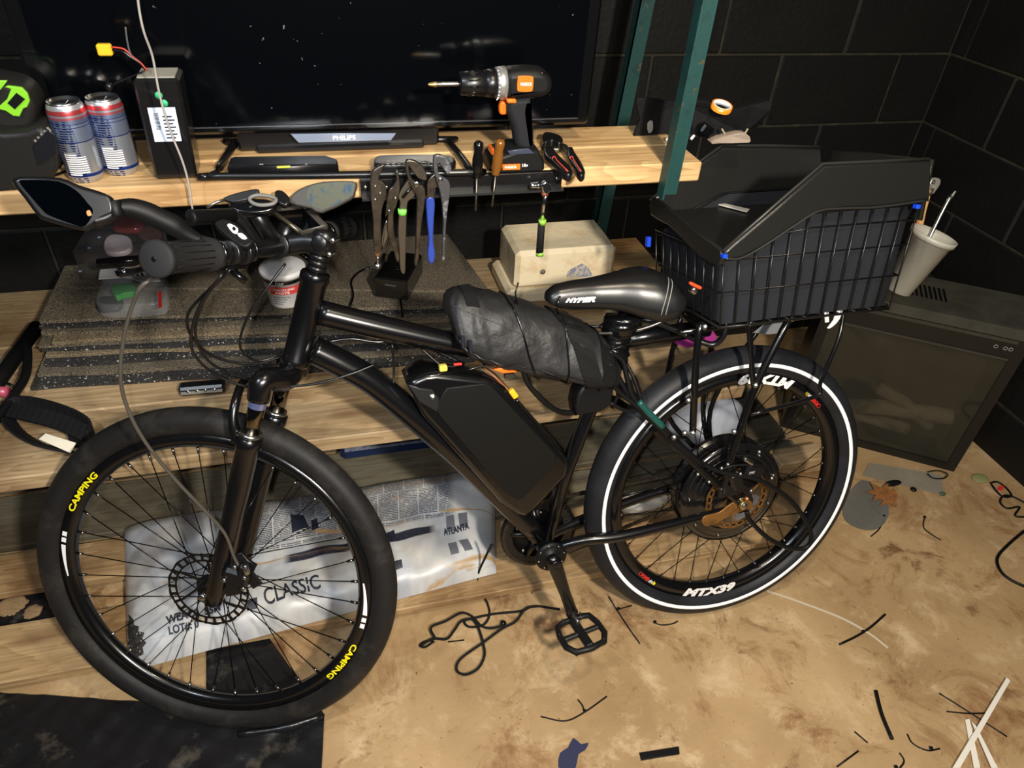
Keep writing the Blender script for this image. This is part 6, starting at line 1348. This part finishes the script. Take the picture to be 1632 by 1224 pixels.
# ---- bucket hanging at the rear of basket
bu0=B(1430,462,.02); bu1=B(1466,372,.02); 
hb=empty('plastic_bucket',tuple(bu0),'small frosted plastic tub fixed behind the basket holding two tools','tub')
axb=U(U(bu1-bu0)+BN*.30); Lb=np.linalg.norm(bu1-bu0)*1.0; cbo=bu0-BD*.002; mb=MB(); mb.lathe([(.026,0),(.030,.002),(.044,Lb),(.0485,Lb),(.0495,Lb+.012),(.047,Lb+.012),(.0420,Lb),(.028,.004),(.001,.003)],cbo,axb,36,cap=False); fin('tub_wall',mb,M_frost,hb)
def tool(nm,lab,parts):
    e=empty(nm,parts[0][1][0],lab,'tool')
    for n_,pts,r,m in parts: tubep(n_,pts,r,m,12,par=e)
    return e
cT=cbo+axb*Lb*.6
tool('bent_bar','bent bright steel rod standing in the tub behind the basket',[('rod',[cT+BD*.0,B(1478,385,.03),B(1508,325,.03),B(1517,313,.03),B(1523,304,.03)],[.0042,.0042,.0045,.0045,.003],M_steel)])
tq_=empty('tape_brush',tuple(cT),'grey headed tool with tan and red handle in the tub behind the basket','tool')
b1,b2,b3,b4=B(1462,384,.0),B(1468,345,.0),B(1478,312,.0),B(1489,288,.0)
tubep('handle',[cT,b1,b2,b3],[.007,.008,.008,.006],mat('tan_handle',(182,140,92),.5),12,par=tq_); tubep('neck',[b3,(b3+b4)/2],[.006,.008],mat('rusty_neck',(96,78,62),.5,.6),12,par=tq_)
mb=MB(); g=(b3+b4)/2; mb.prism(cr([B(x,y,.0) for x,y in ((1475,306),(1480,290),(1487,283),(1496,285),(1496,293),(1489,304),(1484,309))],3,True),BN,.010,b=.002); fin('metal_head',mb,mat('cast_head',(176,172,162),.35,.7),tq_)
mb=MB(); mb.torus(B(1488,290,.006),BN,BD,.0035,[(.001*math.cos(q),.001*math.sin(q)) for q in np.linspace(0,2*PI,6)[:-1]],14); fin('head_ring',mb,M_blk,tq_)
tubep('red_lead',[B(1458,388,.01),B(1457,370,.012),B(1462,355,.01),B(1458,372,.015)],.0028,M_red,8,par=tq_)
# ================================================================ LOOSE ITEMS ON THE FLOOR
def ftube(nm,pxs,r,m,lab,cat,k=5,group=None,z=None,n=7,extra=()):
    z=z or r; e=MB(); e.tube(cr([PZ(q[0],q[1],z+(q[2] if len(q)>2 else 0)) for q in pxs],k) if len(pxs)>2 else [PZ(q[0],q[1],z) for q in pxs],r,n)
    for p in extra: e.tube([PZ(q[0],q[1],z+.001) for q in p],r,n)
    return fin(nm,e,m,label=lab,cat=cat,group=group)
ZT='cut zip ties on the floor'
def zt(pxs,lab,head=None,r=.0018):
    e=MB(); e.tube(cr([PZ(*q,r) for q in pxs],5) if len(pxs)>2 else [PZ(*q,r) for q in pxs],r,6)
    if head: p=PZ(*head,.004); e.box(p,(.007,.006,.006),b=.001)
    return fin('zip_tie',e,M_blkm,label=lab,cat='zip tie',group=ZT)
zt([(862,1142),(900,1149),(930,1136),(967,1110)],'curved black zip tie with a short tail below the pedal shadow',(932,1133)); zt([(921,1115),(928,1124),(931,1133)],'short zip tie tail beside the curved tie below the pedal')
zt([(1338,1027),(1365,1014),(1387,1000),(1411,979)],'black zip tie lying across the long white strip',(1376,1006),.0028)
zt([(1396,1101),(1403,1130),(1410,1150),(1422,1178)],'wide black strap scrap standing out at lower right',None,.0045)
zt([(1497,1105),(1540,1132),(1605,1174)],'long straight black tie under the crossed white strips'); zt([(1509,1134),(1545,1137),(1580,1136)],'shorter black tie crossing the long straight one')
zt([(1446,1170),(1455,1185),(1478,1196),(1498,1193)],'small hooked black tie beside the wide strap scrap',(1484,1192)); zt([(1362,1166),(1383,1184)],'tiny straight black tie left of the hooked one')
zt([(1334,1222),(1368,1197)],'slim black tie at the bottom edge left of the hooked one'); zt([(1434,1200),(1441,1213),(1433,1226)],'curled black tie at the bottom edge',(1428,1222))
zt([(1474,822),(1472,840),(1485,852),(1500,861)],'curved black tie alone in the middle of the bare floor',(1474,824)); zt([(970,951),(985,975),(1005,1005),(1020,1026)],'long thin tie under the rear tyre',(986,970)); zt([(986,971),(1007,965)],'short tail beside the long thin tie under the rear tyre')
zt([(1041,992),(1055,996),(1072,994),(1080,990)],'small curved tie just below the rear tyre',(1044,991)); zt([(1382,795),(1400,818),(1409,824),(1402,842),(1388,855)],'bent tie on the mesh scrap right of the rear wheel',(1409,822))
zt([(714,1023),(740,1020)],'tiny straight tie inside the rope tangle')
mb=MB(); P=[PZ(*q,.004) for q in ((1019,1200),(1082,1190),(1083,1202),(1022,1212))]; mb.prism(P,(0,0,1),.004,b=.001); fin('rubber_scrap',mb,M_blkm,label='flat black rubber scrap at the bottom centre of the floor',cat='scrap')
M_strip=mat('white_strip',(226,220,208),.45)
def strip(pxs,lab,z=.003,m=M_strip):
    mb=MB(); mb.prism([PZ(*q,z) for q in pxs],(0,0,1),.0018); fin('plastic_strip',mb,m,label=lab,cat='strip',group='white plastic strips on the floor')
strip([(1604,1080),(1610,1085),(1530,1224),(1518,1224)],'long wide white strip crossing on top at lower right',.0085); strip([(1538,1147),(1545,1146),(1562,1224),(1552,1224)],'short white strip at the left of the crossed pair',.0035); strip([(1548,1150),(1556,1158),(1590,1224),(1580,1224)],'short white strip at the right of the crossed pair',.006)
mb=MB(); c=cr([PZ(*q,.002) for q in ((1222,942),(1270,958),(1340,985),(1385,1010),(1415,1033))],5); cw=[]
for i,p in enumerate(c):
    t=U(c[min(i+1,len(c)-1)]-c[max(i-1,0)]); g=A(-t[1],t[0],0); cw.append([p-g*.0032,p+g*.0032,p+g*.0032+A(0,0,.0012),p-g*.0032+A(0,0,.0012)])
mb.loft(cw,smooth=False); fin('plastic_strip',mb,mat('translucent_strip',(196,182,158),.4),label='long pale curved strip running out from under the rear tyre',cat='strip')
# rope tangle by the pedal
M_rope=mat('black_rope',(22,23,23),.8,bump=(500,1,.002))
rp=empty('rope',PZ(770,990,0),'thin black cord with looped ends tangled on the floor in front of the crankset','rope')
zz_=.004
pts=[(783,868,.22),(775,885,.14),(762,915,.045),(764,935,.03),(776,960,.0),(780,980,.0),(770,996,.0),(748,999,.002),(740,990,.001),(755,985,0),(790,978,0),(830,974,0),(852,966,0),(892,971,0)]
tubep('cord',[PZ(x,y,zz_+h) for x,y,h in pts],.0030,M_rope,8,par=rp)
tubep('cord',[PZ(x,y,zz_+.006) for x,y in ((672,1028),(690,1018),(712,1018),(725,1003),(735,990),(752,987),(762,1000),(770,1025),(772,1045),(762,1065),(742,1075),(728,1068),(734,1050),(770,1024),(800,1002),(822,990),(838,970),(858,966))],.0032,M_rope,8,par=rp)
tubep('cord',[PZ(x,y,zz_+.012) for x,y in ((694,1018),(687,1000),(710,990),(735,977),(752,982),(768,998),(785,1001),(803,996))],.0030,M_rope,8,par=rp)
tubep('cord_loop',[PZ(x,y,zz_) for x,y in ((690,1020),(676,1023),(669,1029),(678,1031),(692,1022))],.0028,M_rope,8,par=rp)
mb=MB(); mb.lathe([(.001,-.006),(.007,-.004),(.008,0),(.007,.004),(.001,.006)],PZ(802,993,.009),(.3,.2,1),12); fin('cord_toggle',mb,M_blk,rp)
# black cord and clutter at right edge
ftube('thick_cord',[(1650,835),(1628,850),(1605,870),(1590,888),(1592,905),(1605,920),(1632,934),(1660,940)],.0042,M_blkm,'thick black cord curving in at the right edge of the floor','cord')
ftube('earbud_cord',[(1578,770),(1590,768),(1604,778),(1612,790),(1600,792),(1590,785),(1580,772)],.003,M_blkm,'small rectangular loop of black cord by the right wall','cord')
ftube('earbud_cord',[(1640,805),(1615,792),(1600,790),(1594,800),(1605,810),(1625,808),(1618,822),(1640,824)],.003,M_blkm,'coiled thin black cord by the right wall under the loop','cord')
ftube('black_band',[(1479,752),(1495,750),(1510,755),(1505,762),(1488,762),(1478,755)],.002,M_blkm,'thin black ring lying on the clear pane before the heater','ring',z=.012)
lump('leaf_litter',tuple(PZ(1562,762,.003)),(.028,.02,.005),mat('scrap_green',(128,128,84),.7),'small crumpled green and white scrap by the heater corner','scrap',4)
lump('foil_scrap',tuple(PZ(1456,780,.004)),(.009,.009,.006),M_blkm,'small black crumb on the floor below the clear pane','scrap',7)
lump('foil_scrap',tuple(PZ(1502,787,.004)),(.010,.007,.006),mat('scrap_teal',(60,78,66),.5),'small dark green crumb at the corner of the clear pane','scrap',8)
mb=MB(); mb.prism([PZ(*q,.003) for q in ((1592,775),(1600,774),(1598,781),(1590,781))],(0,0,1),.002); fin('red_chip',mb,M_red,label='tiny red plastic chip inside the cord loop',cat='chip')
# mesh scrap
mb=MB(); c_=[PZ(*q,.004) for q in ((1345,800),(1375,765),(1410,790),(1415,825),(1390,845),(1350,832))]
cx=sum(c_)/6
M_mesh=mat('mesh_grey',(112,112,108),.7,alpha=.55,bump=(200,.6,.003)); mb.prism(cr(c_,4,True),(0,0,1),.0015); fin('mesh_scrap',mb,M_mesh,label='crumpled grey mesh scrap beside the rear wheel on the floor',cat='mesh')
# dry oak leaf
lf=[(1425,778),(1418,786),(1405,780),(1398,775),(1405,788),(1392,792),(1408,797),(1402,806),(1418,802),(1430,808),(1428,798),(1432,790)]
M_leaf=mat('dry_leaf',(150,98,50),.7,var=(60,(110,72,40),.4,.7))
mb=MB(); mb.prism([PZ(*q,.0085) for q in lf],(0,0,1),.0014); fin('dry_leaf',mb,M_leaf,label='dry brown oak leaf lying beside the mesh scrap',cat='leaf')
mb=MB(); mb.prism([PZ(x-12,y-8,.0115) for x,y in lf[::-1]],(0,0,1),.0014); fin('dry_leaf',mb,M_leaf,label='second dry brown leaf overlapping the first by the wheel',cat='leaf')
lump('dust_clump',tuple(PZ(1424,770,.008)),(.028,.010,.008),M_blkm,'black rag scrap behind the dry leaves at the heater base','rag',9)
# dark bits behind front wheel on pallet: pale dirt clumps in the gap
lump('straw_clump',tuple(PZ(18,965,.006)),(.030,.026,.004),mat('straw',(150,122,86),.9,bump=(300,1,.003)),'pale straw clump in the pallet gap at the left edge','straw',12,1.1)
lump('straw_clump',tuple(PZ(52,975,.006)),(.018,.018,.004),mat('straw',(150,122,86),.9),'smaller straw clump in the pallet gap right of the first','straw',13,1.1)
sheet([(-60,1012),(120,988),(112,930),(-60,945)],.0015,34,.010,5,M_poly,'plastic_sheet','added dark sheet for the shade in the pallet gap at the left edge','sheet')
# black bar lying on display box behind left grip
bb0=PZ(155,419,ZS+.1095); bb1=PZ(232,414,ZS+.1095); mb=MB(); mb.tube([bb0,bb0*.5+bb1*.5,bb1],[.009,.0115,.0115],16); fin('black_flashlight',mb,M_blk,label='glossy black flashlight lying on the display box behind the left grip',cat='flashlight')
mb=MB(); mb.prism(cr([PZ(*q,.0015) for q in ((890,1222),(893,1200),(905,1192),(914,1176),(926,1186),(938,1184),(932,1196),(922,1202),(918,1222),(905,1235))],2,True),(0,0,1),.0012); fin('blue_tape_scrap',mb,mat('navy_scrap',(34,38,70),.6),label='ragged dark blue scrap on the floor at the bottom edge',cat='scrap')
